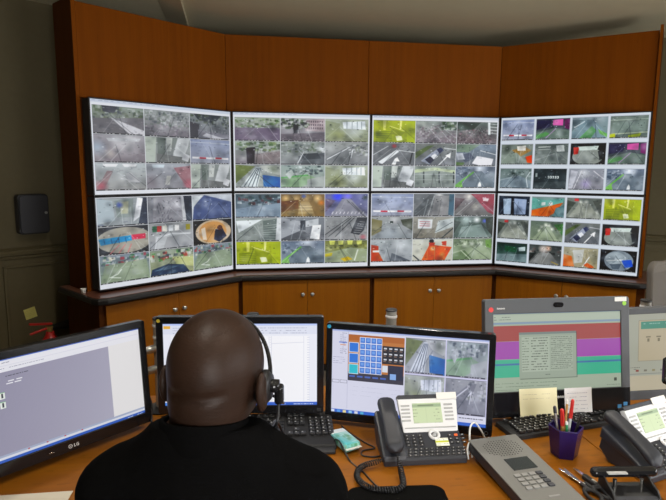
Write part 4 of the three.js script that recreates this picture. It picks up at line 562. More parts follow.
// ------------------------------------------------------------------ desk phones
function phone(label, pos, turn) {
  const t = thing('desk_phone', label, 'telephone', pos, turn, 'desk phones');
  part('base', profileX([[0, 0], [0, 0.014], [-0.004, 0.02], [-0.082, 0.058], [-0.1, 0.064], [-0.15, 0.06], [-0.155, 0.03], [-0.12, 0]], 0.234, 0.004), M.phone, t);
  part('cradle', profileX([[-0.002, 0.016], [-0.004, 0.026], [-0.08, 0.062], [-0.15, 0.092], [-0.156, 0.06]], 0.07, 0.006), M.phone, t, [-0.084, 0, 0]);
  // handset: arched bar with two rounded ends
  const hs = part('handset', (() => {
    const sec = []; const N = 28, R = 14, pos = [], idx = [];
    for (let i = 0; i <= N; i++) { const s = i / N, z = 0.006 - s * 0.168, e = Math.pow(Math.abs(2 * s - 1), 2.2), cap = Math.sqrt(Math.max(0, 1 - Math.pow(Math.abs(2 * s - 1), 9))), hw = (0.0235 + 0.006 * e) * cap + 1e-4, hh = (0.012 + 0.007 * e) * cap + 1e-4, cy = 0.046 + s * 0.074 + 0.012 * (1 - e);
      for (let j = 0; j < R; j++) { const a = (j / R) * 2 * Math.PI, c = Math.cos(a), q = Math.sin(a); pos.push(Math.sign(c) * Math.pow(Math.abs(c), 0.7) * hw, cy + Math.sign(q) * Math.pow(Math.abs(q), 0.7) * hh, z); } }
    for (let i = 0; i < N; i++) for (let j = 0; j < R; j++) { const a = i * R + j, b = i * R + ((j + 1) % R); idx.push(a, a + R, b, b, a + R, b + R); }
    const g = new THREE.BufferGeometry(); g.setAttribute('position', new THREE.Float32BufferAttribute(pos, 3)); g.setAttribute('uv', new THREE.Float32BufferAttribute(new Float32Array((pos.length / 3) * 2), 2)); g.setIndex(idx); g.computeVertexNormals(); return g;
  })(), M.handset, t, [-0.086, 0, 0]);
  // tilted display panel
  const p = new THREE.Group(); p.name = 'display_panel'; t.add(p); p.position.set(0.034, 0.056, -0.078); p.rotation.x = -0.6;
  part('panel', slab([[-0.08, 0.002], [-0.076, -0.003], [0.076, -0.003], [0.08, 0.002], [0.089, 0.098], [-0.089, 0.098]], 0.016, 0.002), M.silver, p, [0, 0, -0.008]);
  part('panel_back', at(rbox(0.15, 0.085, 0.02, 0.006), 0, 0.045, -0.024), M.phone, p);
  part('top_strip', at(plate(0.179, 0.012, 0.019, 0.004, 0.001), 0, 0.1, -0.008), M.phone, p);
  part('name_tag', at(rbox(0.06, 0.02, 0.002, 0.0006), 0.058, 0.1, 0.003), M.white, p, null, null, 'white paper name tag');
  part('screen', at(rbox(0.086, 0.056, 0.002, 0.0006), -0.004, 0.053, 0.0005), std({ map: phoneLcd, roughness: 0.3, emissive: 0xffffff, emissiveMap: phoneLcd, emissiveIntensity: 0.12 }), p);
  const soft = []; for (let i = 0; i < 5; i++) for (const s of [-1, 1]) soft.push(at(rbox(0.026, 0.005, 0.002, 0.001), -0.004 + s * 0.064, 0.033 + i * 0.0105, 0.001));
  part('soft_keys', merge(soft), M.key, p); part('panel_lip', at(rbox(0.15, 0.003, 0.003, 0.001), 0, 0.012, 0.001), M.key, p);
  // keypad lies on the sloping deck
  const k = new THREE.Group(); k.name = 'keypad'; t.add(k); k.position.set(0.036, 0.0205, -0.004); k.rotation.x = 0.453; 
  const pad = [], leg = [], alpha = [], aleg = [];
  for (let r = 0; r < 4; r++) for (let c = 0; c < 3; c++) { pad.push(at(rbox(0.014, 0.005, 0.007, 0.002), -0.076 + c * 0.019, 0.001, -0.038 - r * 0.0105)); leg.push(at(new THREE.BoxGeometry(0.0032, 0.0005, 0.002), -0.076 + c * 0.019, 0.0036, -0.038 - r * 0.0105)); }
  for (let r = 0; r < 3; r++) for (let c = 0; c < 11; c++) { alpha.push(at(rbox(0.0125, 0.004, 0.006, 0.002), -0.078 + c * 0.0152 + r * 0.002, 0.001, -0.006 - r * 0.0095)); aleg.push(at(new THREE.BoxGeometry(0.0028, 0.0005, 0.0018), -0.078 + c * 0.0152 + r * 0.002, 0.0031, -0.006 - r * 0.0095)); }
  for (let r = 0; r < 3; r++) for (let c = 0; c < 3; c++) { if (r === 2 && c === 1) continue; pad.push(at(rbox(0.013, 0.005, 0.006, 0.002), 0.048 + c * 0.018, 0.001, -0.042 - r * 0.012)); leg.push(at(new THREE.BoxGeometry(0.004, 0.0005, 0.0025), 0.048 + c * 0.018, 0.0036, -0.042 - r * 0.012)); }
  for (const [n, g, m, l] of [['number_keys', pad, M.keyDark], ['number_marks', leg, M.key], ['letter_keys', alpha, M.keyDark], ['letter_marks', aleg, M.key]]) { const q = part(n, merge(g), m, k); q.userData.kind = 'stuff'; }
  const ring = new THREE.TorusGeometry(0.013, 0.0042, 10, 28); ring.rotateX(Math.PI / 2); part('navigation_ring', at(ring, 0.004, 0.003, -0.069), M.silver, k);
  part('navigation_key', at(lathe([[0, 0.006], [0.005, 0.005], [0.0065, 0.001], [0.0065, 0]], 20), 0.004, 0.001, -0.069), M.key, k);
  part('message_key', at(rbox(0.01, 0.004, 0.007, 0.002), 0.066, 0.003, -0.066), std({ color: lin(0.8, 0.12, 0.02), roughness: 0.4, emissive: lin(0.8, 0.1, 0.01), emissiveIntensity: 0.35 }), k, null, null, 'orange-red lit key');
  part('label_card', at(rbox(0.038, 0.0012, 0.026, 0.0004), 0.02, 0.0045, -0.043), std({ map: phoneCard, roughness: 0.7 }), k, null, null, 'white card with a yellow-green stripe');
  return t;
}
const phoneLcd = tex(256, 168, (g, W, H) => { g.fillStyle = '#b4c4a4'; g.fillRect(0, 0, W, H); g.fillStyle = '#8fa488'; g.fillRect(0, 0, W, 26); g.fillStyle = '#6a7a64'; g.fillRect(60, 6, 140, 10); txt(g, 10, 44, 50, 28, '#6f8068', 5, 5); txt(g, 196, 44, 50, 28, '#6f8068', 5, 5); line(g, [[128, 30], [128, 160]], '#9fb094', 2); });
phoneLcd.repeat.set(1 / 0.086, 1 / 0.056); phoneLcd.offset.set(0.5 + 0.004 / 0.086, 0.5 - 0.053 / 0.056);
const phoneCard = tex(128, 96, (g, W, H) => { g.fillStyle = '#e9ebdf'; g.fillRect(0, 0, W, H); g.fillStyle = '#c3d03c'; g.fillRect(0, 0, W, 22); txt(g, 10, 36, 100, 16, '#8a8c80', 4, 4); });
phoneCard.wrapS = phoneCard.wrapT = THREE.RepeatWrapping; phoneCard.repeat.set(1 / 0.038, -1 / 0.026); phoneCard.offset.set(0.5 - 0.02 / 0.038, 0.5 - 0.043 / 0.026);
const phone1 = phone('dark grey desk phone with large display standing before the four-picture monitor', [0.259, DY + 0.001, -1.412], 0.103);
const phone2 = phone1.clone(); phone2.name = numbered('desk_phone'); scene.add(phone2); phone2.position.set(0.925, DY + 0.001, -1.372); phone2.rotation.y = 0.44; phone2.userData = { ...phone1.userData, label: 'dark grey desk phone at the table joint, handset lying beside the black hole punch' };
{
  const t = thing('display_unit', 'small tilted device with white face and black edge standing before the beige screen', 'device', [1.066, DY, -1.6], -0.1);
  const h = new THREE.Group(); h.name = 'head'; t.add(h); h.position.set(0, 0.185, 0); h.rotation.order = 'ZYX'; h.rotation.set(-0.75, 0, -0.42);
  part('case', at(plate(0.124, 0.09, 0.014, 0.006, 0.003), 0, 0, -0.008), M.gloss, h); part('faceplate', at(plate(0.117, 0.083, 0.003, 0.005, 0.001), 0.002, 0, 0), M.white, h);
  part('stem', at(cyl(0.009, 0.011, 0.17, 16), 0, 0.09, -0.012), M.matte, t); part('foot', lathe([[0, 0], [0.05, 0], [0.05, 0.006], [0.012, 0.012], [0, 0.012]], 24), M.matte, t, [0, 0.001, -0.012]);
}
// coiled cord: helix along a loop lying on the desk, from handset to base of the first phone
{
  const base = phone1.position, path = new THREE.CatmullRomCurve3([[0.176, 0.79, -1.385], [0.182, 0.765, -1.345], [0.176, 0.757, -1.285], [0.135, 0.756, -1.275], [0.09, 0.756, -1.29], [0.066, 0.756, -1.335], [0.08, 0.757, -1.38], [0.12, 0.76, -1.4], [0.15, 0.765, -1.408]].map(V));
  const turns = 58, n = turns * 10, fr = path.computeFrenetFrames(n, false), pts = [];
  for (let i = 0; i <= n; i++) { const s = i / n, c = path.getPointAt(s), a = s * turns * 2 * Math.PI, r = 0.0062 * Math.min(1, s * 12, (1 - s) * 12) + 0.0005; pts.push(c.clone().addScaledVector(fr.normals[i], Math.cos(a) * r).addScaledVector(fr.binormals[i], Math.sin(a) * r)); }
  const g = new THREE.TubeGeometry(new THREE.CatmullRomCurve3(pts), n, 0.0019, 5, false);
  const m = part('coiled_cord', g, M.black, phone1); g.translate(-base.x, -base.y, -base.z); m.rotation.y = -0.103; 
}

// ------------------------------------------------------------------ small things on the desk
function single(name, label, category, geo, mat, pos = [0, 0, 0], turn = 0, group) { const m = new THREE.Mesh(geo, mat); m.name = numbered(name); m.castShadow = m.receiveShadow = true; m.position.set(...pos); m.rotation.order = 'YXZ'; m.rotation.y = turn; m.userData = { label, category }; if (group) m.userData.group = group; scene.add(m); return m; }
const paperTex = (bg, ink, n) => tex(256, 192, (g, W, H) => { g.fillStyle = bg; g.fillRect(0, 0, W, H); for (let i = 0; i < n; i++) txt(g, 24, 40 + i * 30, 190, 10, ink, 1, 3); });
// tissue packet
{
  const t = thing('tissue_packet', 'soft packet of paper tissues with turquoise print beside the keyboard', 'tissues', [0.036, DY + 0.001, -1.525], 0.5);
  const map = tex(256, 256, (g, W, H) => { g.fillStyle = '#e8f2f4'; g.fillRect(0, 0, W, H); const q = g.createLinearGradient(0, 0, W, H); q.addColorStop(0, '#3fb4c0'); q.addColorStop(0.55, '#9fdcd8'); q.addColorStop(1, '#eaf6f4'); g.fillStyle = q; g.fillRect(0, 0, W, H * 0.72); for (let i = 0; i < 9; i++) soft(g, rr(40, 200), rr(60, 150), rr(18, 40), '#4f9c6a', 0.7); g.fillStyle = 'rgba(250,255,255,0.8)'; for (let i = 0; i < 5; i++) g.fillRect(rr(10, 160), rr(10, 170), rr(20, 70), 3); }, true, [1 / 0.055, 1 / 0.105]);
  map.offset.set(0.5, 0.5);
  const g = rbox(0.055, 0.026, 0.105, 0.009, 4), p = g.attributes.position; for (let i = 0; i < p.count; i++) p.setY(i, p.getY(i) * (1 + 0.12 * Math.sin(p.getX(i) * 60 + p.getZ(i) * 50))); g.computeVertexNormals();
  part('wrapper', at(g, 0, 0.014, 0), std({ map, roughness: 0.3 }), t); part('end_seal', at(rbox(0.05, 0.002, 0.01, 0.0008), 0, 0.014, 0.056), M.white, t);
}
// intercom station
{
  const t = thing('intercom_station', 'silver desktop intercom with speaker holes, dark display and small keypad', 'intercom', [0.493, DY, -1.332], 0.255);
  const alu = std({ color: lin(0.15, 0.15, 0.142), roughness: 0.5 });
  const inner = new THREE.Group(); inner.name = 'console'; t.add(inner); inner.position.set(0, 0.034, 0); inner.rotation.x = 0.07;
  part('housing', at(rbox(0.146, 0.03, 0.296, 0.005), 0, -0.012, 0), M.phone, inner);
  part('faceplate', at(rbox(0.15, 0.004, 0.3, 0.0018), 0, 0.005, 0), alu, inner);
  const holes = []; for (let r = 0; r < 9; r++) for (let c = 0; c < 13; c++) { if (Math.hypot((c - 6) / 6.6, (r - 4) / 4.9) < 1) { const g = new THREE.CylinderGeometry(0.0016, 0.0016, 0.0008, 8); holes.push(at(g, (c - 6) * 0.0083, 0.0074, -0.127 + r * 0.0085)); } }
  const h = part('speaker_holes', merge(holes), M.black, inner); h.userData.kind = 'stuff'; h.userData.label = 'pattern of small round speaker holes';
  part('screen', at(rbox(0.07, 0.002, 0.05, 0.0008), 0.006, 0.0075, -0.017), std({ color: lin(0.018, 0.024, 0.026), roughness: 0.25 }), inner);
  const kmat = std({ color: lin(0.24, 0.24, 0.235), roughness: 0.45 });
  for (let r = 0; r < 4; r++) for (let c = 0; c < 4; c++) part('key', rbox(0.017, 0.005, 0.012, 0.002), c === 3 ? M.phone : kmat, inner, [-0.034 + c * 0.021, 0.008, 0.03 + r * 0.0165]);
  part('foot', at(rbox(0.11, 0.012, 0.25, 0.004), 0, -0.0268, 0.0), M.black, inner);
  part('indicator', at(rbox(0.03, 0.0012, 0.006, 0.0005), 0.01, 0.0074, 0.118), kmat, inner);
}
// pen cup and what stands in it
{
  const c = [0.663, DY, -1.475], t = thing('pen_cup', 'translucent purple six-sided pen cup holding pens beside the intercom', 'pen holder', c, 0.3);
  const pur = new THREE.MeshPhysicalMaterial({ color: lin(0.035, 0.014, 0.17), roughness: 0.25, transmission: 0.45, thickness: 0, ior: 1.45, side: THREE.DoubleSide });
  const r0 = 0.036, r1 = 0.047, hgt = 0.085, g = toCreasedNormals(lathe([[0, 0.001], [r0, 0.001], [r0 + 0.001, 0.004], [r1, hgt], [r1 - 0.003, hgt + 0.001], [r0 - 0.002, 0.006], [0, 0.006]], 6), 0.5);
  part('cup', g, pur, t); part('rim', toCreasedNormals(lathe([[r1 - 0.0035, hgt], [r1, hgt - 0.002], [r1 + 0.001, hgt], [r1, hgt + 0.002], [r1 - 0.0035, hgt + 0.002], [r1 - 0.0035, hgt]], 6), 0.5), pur, t);
  const pen = (name, label, cat, a, b, r, body, cap, capLen, capMat) => {
    const A = V([c[0] + a[0], c[1] + 0.008 + a[1], c[2] + a[2]]), B = V([c[0] + b[0], c[1] + b[1], c[2] + b[2]]), L = A.distanceTo(B);
    const o = thing(name, label, cat, A.toArray(), 0); o.quaternion.setFromUnitVectors(new THREE.Vector3(0, 1, 0), B.clone().sub(A).normalize());
    part('barrel', lathe([[0, 0], [r * 0.4, 0.002], [r, 0.014], [r, L - capLen], [0, L - capLen]], 12), body, o);
    if (capLen) part('cap', at(lathe([[r * 1.15, 0], [r * 1.2, 0.002], [r * 1.1, capLen - 0.004], [r * 0.7, capLen], [0, capLen]], 12), 0, L - capLen, 0), capMat, o);
    if (cap) part('clip', at(rbox(r * 0.5, capLen * 0.7, r * 0.5, 0.0005), 0, L - capLen * 0.55, r * 1.35), capMat, o);
  };
  const clear = std({ color: lin(0.45, 0.5, 0.52), roughness: 0.25 }), wood = std({ color: lin(0.5, 0.28, 0.08), roughness: 0.5 }), green = std({ color: lin(0.03, 0.3, 0.12), roughness: 0.4 });
  pen('pen', 'thick red-capped marker in the purple cup, shorter of the red pair', 'pen', [-0.004, 0, 0.004], [-0.02, 0.142, 0.012], 0.0052, wood, true, 0.05, M.red);
  pen('pen', 'clear ballpoint pen with red cap leaning highest in the purple cup', 'pen', [0.002, 0, 0.006], [0.013, 0.166, 0.002], 0.0042, clear, true, 0.055, M.red);
  pen('pencil', 'thin pencil standing beside the tall red-capped pen in the cup', 'pencil', [0.0, 0, -0.004], [0.001, 0.162, -0.006], 0.0032, wood, false, 0.012, M.white);
  pen('pen', 'grey metal pen at the edge of the purple cup behind the marker', 'pen', [-0.012, 0, -0.004], [-0.033, 0.142, -0.008], 0.0042, M.steel, false, 0.02, M.phone);
  pen('pen', 'black pen leaning alone against the cup rim away from the red pens', 'pen', [0.01, 0, 0.0], [0.041, 0.122, 0.004], 0.0036, M.black, true, 0.04, M.black);
  pen('pen', 'green-barrelled pen half hidden in front of the red-capped marker', 'pen', [0.0, 0, 0.014], [-0.008, 0.11, 0.02], 0.0034, green, false, 0.01, M.white);
}
// hole punch
{
  const t = thing('hole_punch', 'glossy black hole punch with long lever bar in front of the phone', 'hole punch', [0.737, DY, -1.262], 0.04);
  part('base', at(rbox(0.125, 0.016, 0.1, 0.006), 0, 0.009, 0), M.black, t); part('tray_lip', at(rbox(0.112, 0.002, 0.02, 0.0008), 0, 0.018, 0.03), M.phone, t);
  for (const s of [-1, 1]) part('side_cheek', profileX([[0.04, 0.014], [0.02, 0.034], [-0.03, 0.05], [-0.045, 0.045], [-0.045, 0.012]], 0.006), M.black, t, [s * 0.056, 0, 0]);
  const lv = cyl(0.013, 0.013, 0.146, 24); lv.rotateZ(Math.PI / 2); part('lever', at(lv, 0, 0.052, -0.034), M.gloss, t); for (const s of [-1, 1]) { const e = new THREE.SphereGeometry(0.0128, 16, 12); part('lever_end', at(e, s * 0.073, 0.052, -0.034), M.gloss, t); }
  for (const s of [-1, 1]) part('punch_pin', at(cyl(0.005, 0.005, 0.03, 14), s * 0.034, 0.03, -0.012), M.chrome, t);
  part('paper_guide', at(rbox(0.05, 0.003, 0.012, 0.001), -0.026, 0.058, -0.018), M.key, t);
}
// scissors
{
  const t = thing('scissors', 'scissors with black handles and bright steel blades lying by the intercom', 'scissors', [0.645, DY + 0.003, -1.31], 0.32);
  const blade = (s) => slab([[-0.005, 0], [0.005, 0], [0.0045, 0.07], [0.001, 0.085], [-0.003, 0.078]].map(([x, y]) => [x * s, y]), 0.0022, 0.0004);
  for (const s of [-1, 1]) { const g = blade(s); g.rotateX(-Math.PI / 2); g.rotateY(s * 0.1); part('blade', at(g, 0, 0.004 + s * 0.0012, 0), M.chrome, t); const h = new THREE.TorusGeometry(0.019, 0.0052, 10, 24); h.scale(0.8, 1.5, 1); h.rotateX(Math.PI / 2); h.rotateY(s * 0.16); part('handle', at(h, s * 0.017, 0.007, 0.05), M.matte, t); part('shank', at(rbox(0.01, 0.008, 0.035, 0.003), s * 0.006, 0.006, 0.012), M.matte, t); }
  part('rivet', at(cyl(0.004, 0.004, 0.006, 14), 0, 0.006, 0), M.steel, t);
}
// pocket knife / pliers-like black tool beside the scissors
{
  const t = thing('cutter_knife', 'slim black cutter knife with metal nose beside the scissors', 'knife', [0.668, DY + 0.001, -1.335], 0.3);
  const g = plate(0.016, 0.1, 0.012, 0.006, 0.003); g.rotateX(-Math.PI / 2); part('handle', at(g, 0, 0.0065, 0.03), M.matte, t);
  const n = slab([[-0.006, 0], [0.006, 0], [0.005, 0.03], [-0.003, 0.038]], 0.006, 0.001); n.rotateX(-Math.PI / 2); part('nose', at(n, 0, 0.0065, -0.016), M.chrome, t); part('slider', at(rbox(0.006, 0.004, 0.016, 0.0015), 0, 0.013, 0.02), M.steel, t);
}
// cables
single('cable', 'white cable arching over the desk between phone and intercom', 'cable', tube([[0.395, 0.7475, -1.45], [0.392, 0.785, -1.475], [0.4, 0.818, -1.5], [0.415, 0.82, -1.515], [0.438, 0.79, -1.53], [0.462, 0.7475, -1.545], [0.475, 0.7475, -1.57]], 0.0026, 50, 8), M.white);
single('cable', 'short white cable stub rising beside the phone edge', 'cable', tube([[0.382, 0.7475, -1.44], [0.38, 0.77, -1.45], [0.386, 0.785, -1.46], [0.39, 0.7475, -1.47]], 0.0024, 30, 8), M.white);
single('cable', 'thin black cable crossing the desk from the tissue packet to the mouse mat', 'cable', tube([[0.0, 0.7475, -1.56], [-0.004, 0.7475, -1.54], [0.02, 0.775, -1.49], [0.05, 0.7475, -1.43], [0.085, 0.7475, -1.37], [0.12, 0.7475, -1.3], [0.16, 0.749, -1.27]], 0.0022, 50, 8), M.black);
single('cable', 'black cable looping behind the phone base beside the tissue packet', 'cable', tube([[0.03, 0.7475, -1.64], [0.05, 0.7475, -1.6], [0.1, 0.7475, -1.53], [0.125, 0.7475, -1.5], [0.09, 0.7475, -1.485], [0.085, 0.7475, -1.46], [0.12, 0.7475, -1.45], [0.145, 0.7475, -1.46]], 0.002, 50, 8), M.black);
single('cable', 'black cable hanging behind the turned monitor and lying by the keyboard', 'cable', tube([[-0.6, 0.88, -1.66], [-0.57, 0.82, -1.65], [-0.55, 0.7475, -1.6], [-0.5, 0.7475, -1.57], [-0.45, 0.7475, -1.56]], 0.003, 40, 8), M.black);
// mouse mat, sheet of paper
single('mouse_mat', 'black rounded mouse mat at the desk edge below the coiled cord', 'mouse mat', (() => { const g = plate(0.245, 0.2, 0.004, 0.03, 0.0012); g.rotateX(-Math.PI / 2); return g; })(), phys({ color: lin(0.004, 0.004, 0.004), roughness: 1, specularIntensity: 0.1 }), [0.166, DY + 0.0025, -1.205], 0.06);
{ const g = new THREE.BoxGeometry(0.21, 0.0012, 0.15); single('paper_sheet', 'cream sheet of paper on the desk below the turned monitor', 'paper', g, std({ color: lin(0.55, 0.5, 0.4), roughness: 0.85 }), [-0.74, DY + 0.001, -1.19], 0.13); }
// notes stuck to the grey-framed monitor, in its own axes
function onMonitor(m, name, label, cat, x, y, w, h, map, curl) {
  const g = new THREE.BoxGeometry(w, h, 0.0006, 8, 8, 1), p = g.attributes.position; for (let i = 0; i < p.count; i++) { const q = (h / 2 - p.getY(i)) / h; p.setZ(i, p.getZ(i) + curl * q * q); } g.computeVertexNormals();
  m.updateMatrixWorld(true); const o = single(name, label, cat, g, std({ map, roughness: 0.85 })); const q = m.localToWorld(new THREE.Vector3(x, y, 0.0035)); o.position.copy(q); o.quaternion.copy(m.getWorldQuaternion(new THREE.Quaternion())); return o;
}
onMonitor(mBands, 'sticky_note', 'cream sticky note with faint writing on the chin of the grey-framed monitor', 'note', -0.075, 0.047, 0.128, 0.088, paperTex('#faf4cc', '#cfc8a4', 2), 0.008);
onMonitor(mBands, 'note_card', 'white card with a printed list on the chin of the grey-framed monitor', 'note', 0.062, 0.047, 0.094, 0.08, paperTex('#fbfbff', '#9c9cb4', 5), 0.004);

// ------------------------------------------------------------------ things by the key box wall
const onWallL = (x, y, o) => { const v = new THREE.Vector3(x, y, o); wallLeft.updateMatrixWorld(true); return wallLeft.localToWorld(v).toArray(); };
const WLT = wallLeft.rotation.y, wx = (px, pz) => wallLeft.worldToLocal(new THREE.Vector3(px, 0, pz)).x; wallLeft.updateMatrixWorld(true);
{
  const x = wx(-2.048, -3.722), t = thing('key_box', 'dark grey wall box with rounded corners and small lock above the wall rail', 'wall box', onWallL(x, 1.106, 0.001), WLT);
  const cas = std({ color: lin(0.026, 0.026, 0.032), roughness: 0.5 });
  part('case', at(plate(0.19, 0.264, 0.07, 0.02, 0.004), 0, 0.132, 0.036), cas, t); part('door', at(plate(0.178, 0.252, 0.014, 0.016, 0.004), 0.002, 0.132, 0.077), cas, t);
  const g = cyl(0.009, 0.009, 0.006, 18); g.rotateX(Math.PI / 2); part('lock', at(g, 0.072, 0.14, 0.086), M.steel, t); part('hinge', at(cyl(0.004, 0.004, 0.2, 10), -0.092, 0.132, 0.076), M.matte, t);
}
{ const x = wx(-2.078, -3.69), m = single('sticky_note', 'yellow sticky note crooked on the dado wall near the fire extinguisher', 'note', new THREE.BoxGeometry(0.074, 0.074, 0.0008), std({ map: paperTex('#d9d27a', '#a8a060', 4), roughness: 0.85 }), onWallL(x, 0.555, 0.0015), WLT); m.rotation.z = 0.2; }
{
  const x = wx(-1.985, -3.79), t = thing('fire_extinguisher', 'red fire extinguisher with black horn standing by the wooden end panel', 'fire extinguisher', [-1.918, 0, -3.627], WLT);
  part('cylinder', lathe([[0, 0], [0.062, 0], [0.066, 0.006], [0.066, 0.34], [0.057, 0.385], [0.034, 0.415], [0.027, 0.43], [0.024, 0.446], [0, 0.446]], 32), M.red, t);
  part('valve', merge([at(cyl(0.017, 0.019, 0.03, 18), 0, 0.455, 0), at(rbox(0.045, 0.018, 0.026, 0.004), 0, 0.474, 0)]), M.brass, t);
  part('lever', at(rbox(0.145, 0.014, 0.022, 0.004), 0, 0, 0), M.red, t, [-0.055, 0.508, 0], [0, 0, -0.16]); part('handle', at(rbox(0.125, 0.012, 0.022, 0.004), 0, 0, 0), M.red, t, [-0.065, 0.462, 0], [0, 0, 0.2]);
  const h = lathe([[0.014, 0], [0.018, 0.01], [0.03, 0.09], [0.034, 0.11], [0.03, 0.112], [0, 0.1]], 24); h.rotateZ(-Math.PI / 2); part('horn', at(h, 0.015, 0.472, 0), M.black, t);
}
{ const p = onFace(0, -0.058, -0.085), t = thing('cup', 'tiny white cup left on the corner of the ledge', 'cup', [p[0], LEDGE_TOP, p[1]]); part('body', lathe([[0, 0], [0.011, 0], [0.017, 0.028], [0.0155, 0.028], [0.01, 0.003], [0, 0.003]], 20), M.white, t); part('rim', at(new THREE.TorusGeometry(0.0165, 0.001, 8, 24).rotateX(Math.PI / 2), 0, 0.028, 0), M.white, t); }

// ------------------------------------------------------------------ grey upholstered chair beside the wall unit
function officeChair(name, label, pos, turn, mat, h) {
  const t = thing(name, label, 'chair', pos, turn);
  part('seat', at(rbox(0.48, 0.07, 0.46, 0.03, 4), 0, 0.44, 0), mat, t);
  const g = plate(0.46, h, 0.055, 0.05, 0.016), p = g.attributes.position; for (let i = 0; i < p.count; i++) p.setZ(i, p.getZ(i) + 1.1 * p.getX(i) * p.getX(i)); g.computeVertexNormals();
  part('backrest', boxUV(g), mat, t, [0, 0.52 + h / 2, -0.235], [-0.08, 0, 0]);
  part('back_stem', at(rbox(0.06, 0.3, 0.02, 0.006), 0, 0.52, -0.27), M.matte, t); part('column', at(cyl(0.028, 0.028, 0.3, 20), 0, 0.26, 0), M.steel, t);
  for (let i = 0; i < 5; i++) { const a = (i / 5) * 2 * Math.PI; const leg = part('leg', at(rbox(0.3, 0.03, 0.045, 0.01), 0.15, 0.095, 0), M.black, t, null, [0, a, 0]); const c = cyl(0.028, 0.028, 0.03, 18); c.rotateX(Math.PI / 2); part('caster', at(c, 0.285, 0.03, 0), M.black, leg); }
  for (const s of [-1, 1]) { part('armrest', at(rbox(0.06, 0.03, 0.26, 0.012), s * 0.27, 0.66, 0.02), M.matte, t); part('arm_post', at(rbox(0.03, 0.2, 0.04, 0.008), s * 0.27, 0.55, 0.02), M.black, t); }
  return t;
}
const fabricGrey = std({ color: lin(0.13, 0.118, 0.105), roughness: 0.95, bumpMap: fineBump, bumpScale: 0.0008 }), fabricBlack = std({ color: lin(0.015, 0.015, 0.016), roughness: 0.95 });
officeChair('office_chair', 'grey upholstered chair standing beyond the wooden end of the wall unit', [2.015, -0.0, -2.86], 0.25, fabricGrey, 0.53);
officeChair('office_chair', 'black office chair that the person in the black shirt sits on', [-0.222, 0, -0.9], Math.PI + 0.04, fabricBlack, 0.3);

// ------------------------------------------------------------------ the person: fields meshed by marching cubes
const sub = (a, b) => [a[0] - b[0], a[1] - b[1], a[2] - b[2]], dot3 = (a, b) => a[0] * b[0] + a[1] * b[1] + a[2] * b[2];
const capsule = (a, b, ra, rb) => { const ab = sub(b, a), l2 = dot3(ab, ab) || 1e-9; return (x, y, z) => { const p = [x - a[0], y - a[1], z - a[2]]; let t = dot3(p, ab) / l2; t = t < 0 ? 0 : t > 1 ? 1 : t; return Math.hypot(p[0] - ab[0] * t, p[1] - ab[1] * t, p[2] - ab[2] * t) - (ra + (rb - ra) * t); }; };
const ellip = (c, r) => (x, y, z) => { const px = (x - c[0]) / r[0], py = (y - c[1]) / r[1], pz = (z - c[2]) / r[2], k = Math.hypot(px, py, pz), q = Math.hypot(px / r[0], py / r[1], pz / r[2]); return q < 1e-6 ? -Math.min(...r) : (k * (k - 1)) / q; };
const smin = (a, b, k) => { const h = Math.max(k - Math.abs(a - b), 0) / k; return Math.min(a, b) - h * h * k * 0.25; };
const union = (fs, k) => (x, y, z) => { let d = 9; for (const f of fs) d = smin(d, f(x, y, z), k); return d; };
const carve = (f, g, k) => (x, y, z) => -smin(-f(x, y, z), g(x, y, z), k);
function meshField(f, c, half, res) {                       // cubic grid of res cells a side around c
  const mc = new MarchingCubes(res, M.skin, false, false, 400000); mc.isolation = 0;
  const hs = res / 2; let q = 0;
  for (let z = 0; z < res; z++) for (let y = 0; y < res; y++) for (let x = 0; x < res; x++) mc.field[q++] = -f(c[0] + ((x - hs) / hs) * half, c[1] + ((y - hs) / hs) * half, c[2] + ((z - hs) / hs) * half);
  mc.update(); const n = mc.count, pos = mc.positionArray.slice(0, n * 3); for (let i = 0; i < n; i++) for (let k = 0; k < 3; k++) pos[3 * i + k] = c[k] + pos[3 * i + k] * half;
  let g = new THREE.BufferGeometry(); g.setAttribute('position', new THREE.Float32BufferAttribute(pos, 3)); g = mergeVertices(g, 1e-5);
  g.computeVertexNormals(); g.setAttribute('uv', new THREE.Float32BufferAttribute(new Float32Array(g.attributes.position.count * 2), 2)); return boxUV(g);
}
M.skin = phys({ specularIntensity: 0.45, map: noiseTex(256, 256, (u, v) => { const k = 1 + 0.1 * pn(u, v, 9, 9, 31) + 0.08 * pn(u, v, 50, 50, 33); return [50 * k, 34 * k, 26 * k]; }, true, [5, 5]), roughness: 0.48, bumpMap: fineBump, bumpScale: 0.0006 });
const shirtMat = phys({ color: lin(0.0032, 0.0031, 0.0033), roughness: 1, specularIntensity: 0.08, bumpMap: fineBump, bumpScale: 0.001 }), trouserMat = std({ color: lin(0.02, 0.02, 0.03), roughness: 0.9 });
const PX = -0.215, PZ = -0.93;
const person = thing('person', 'bald person seated with back to the camera, black shirt, hands at the keyboard', 'person', [PX, 0, PZ]);
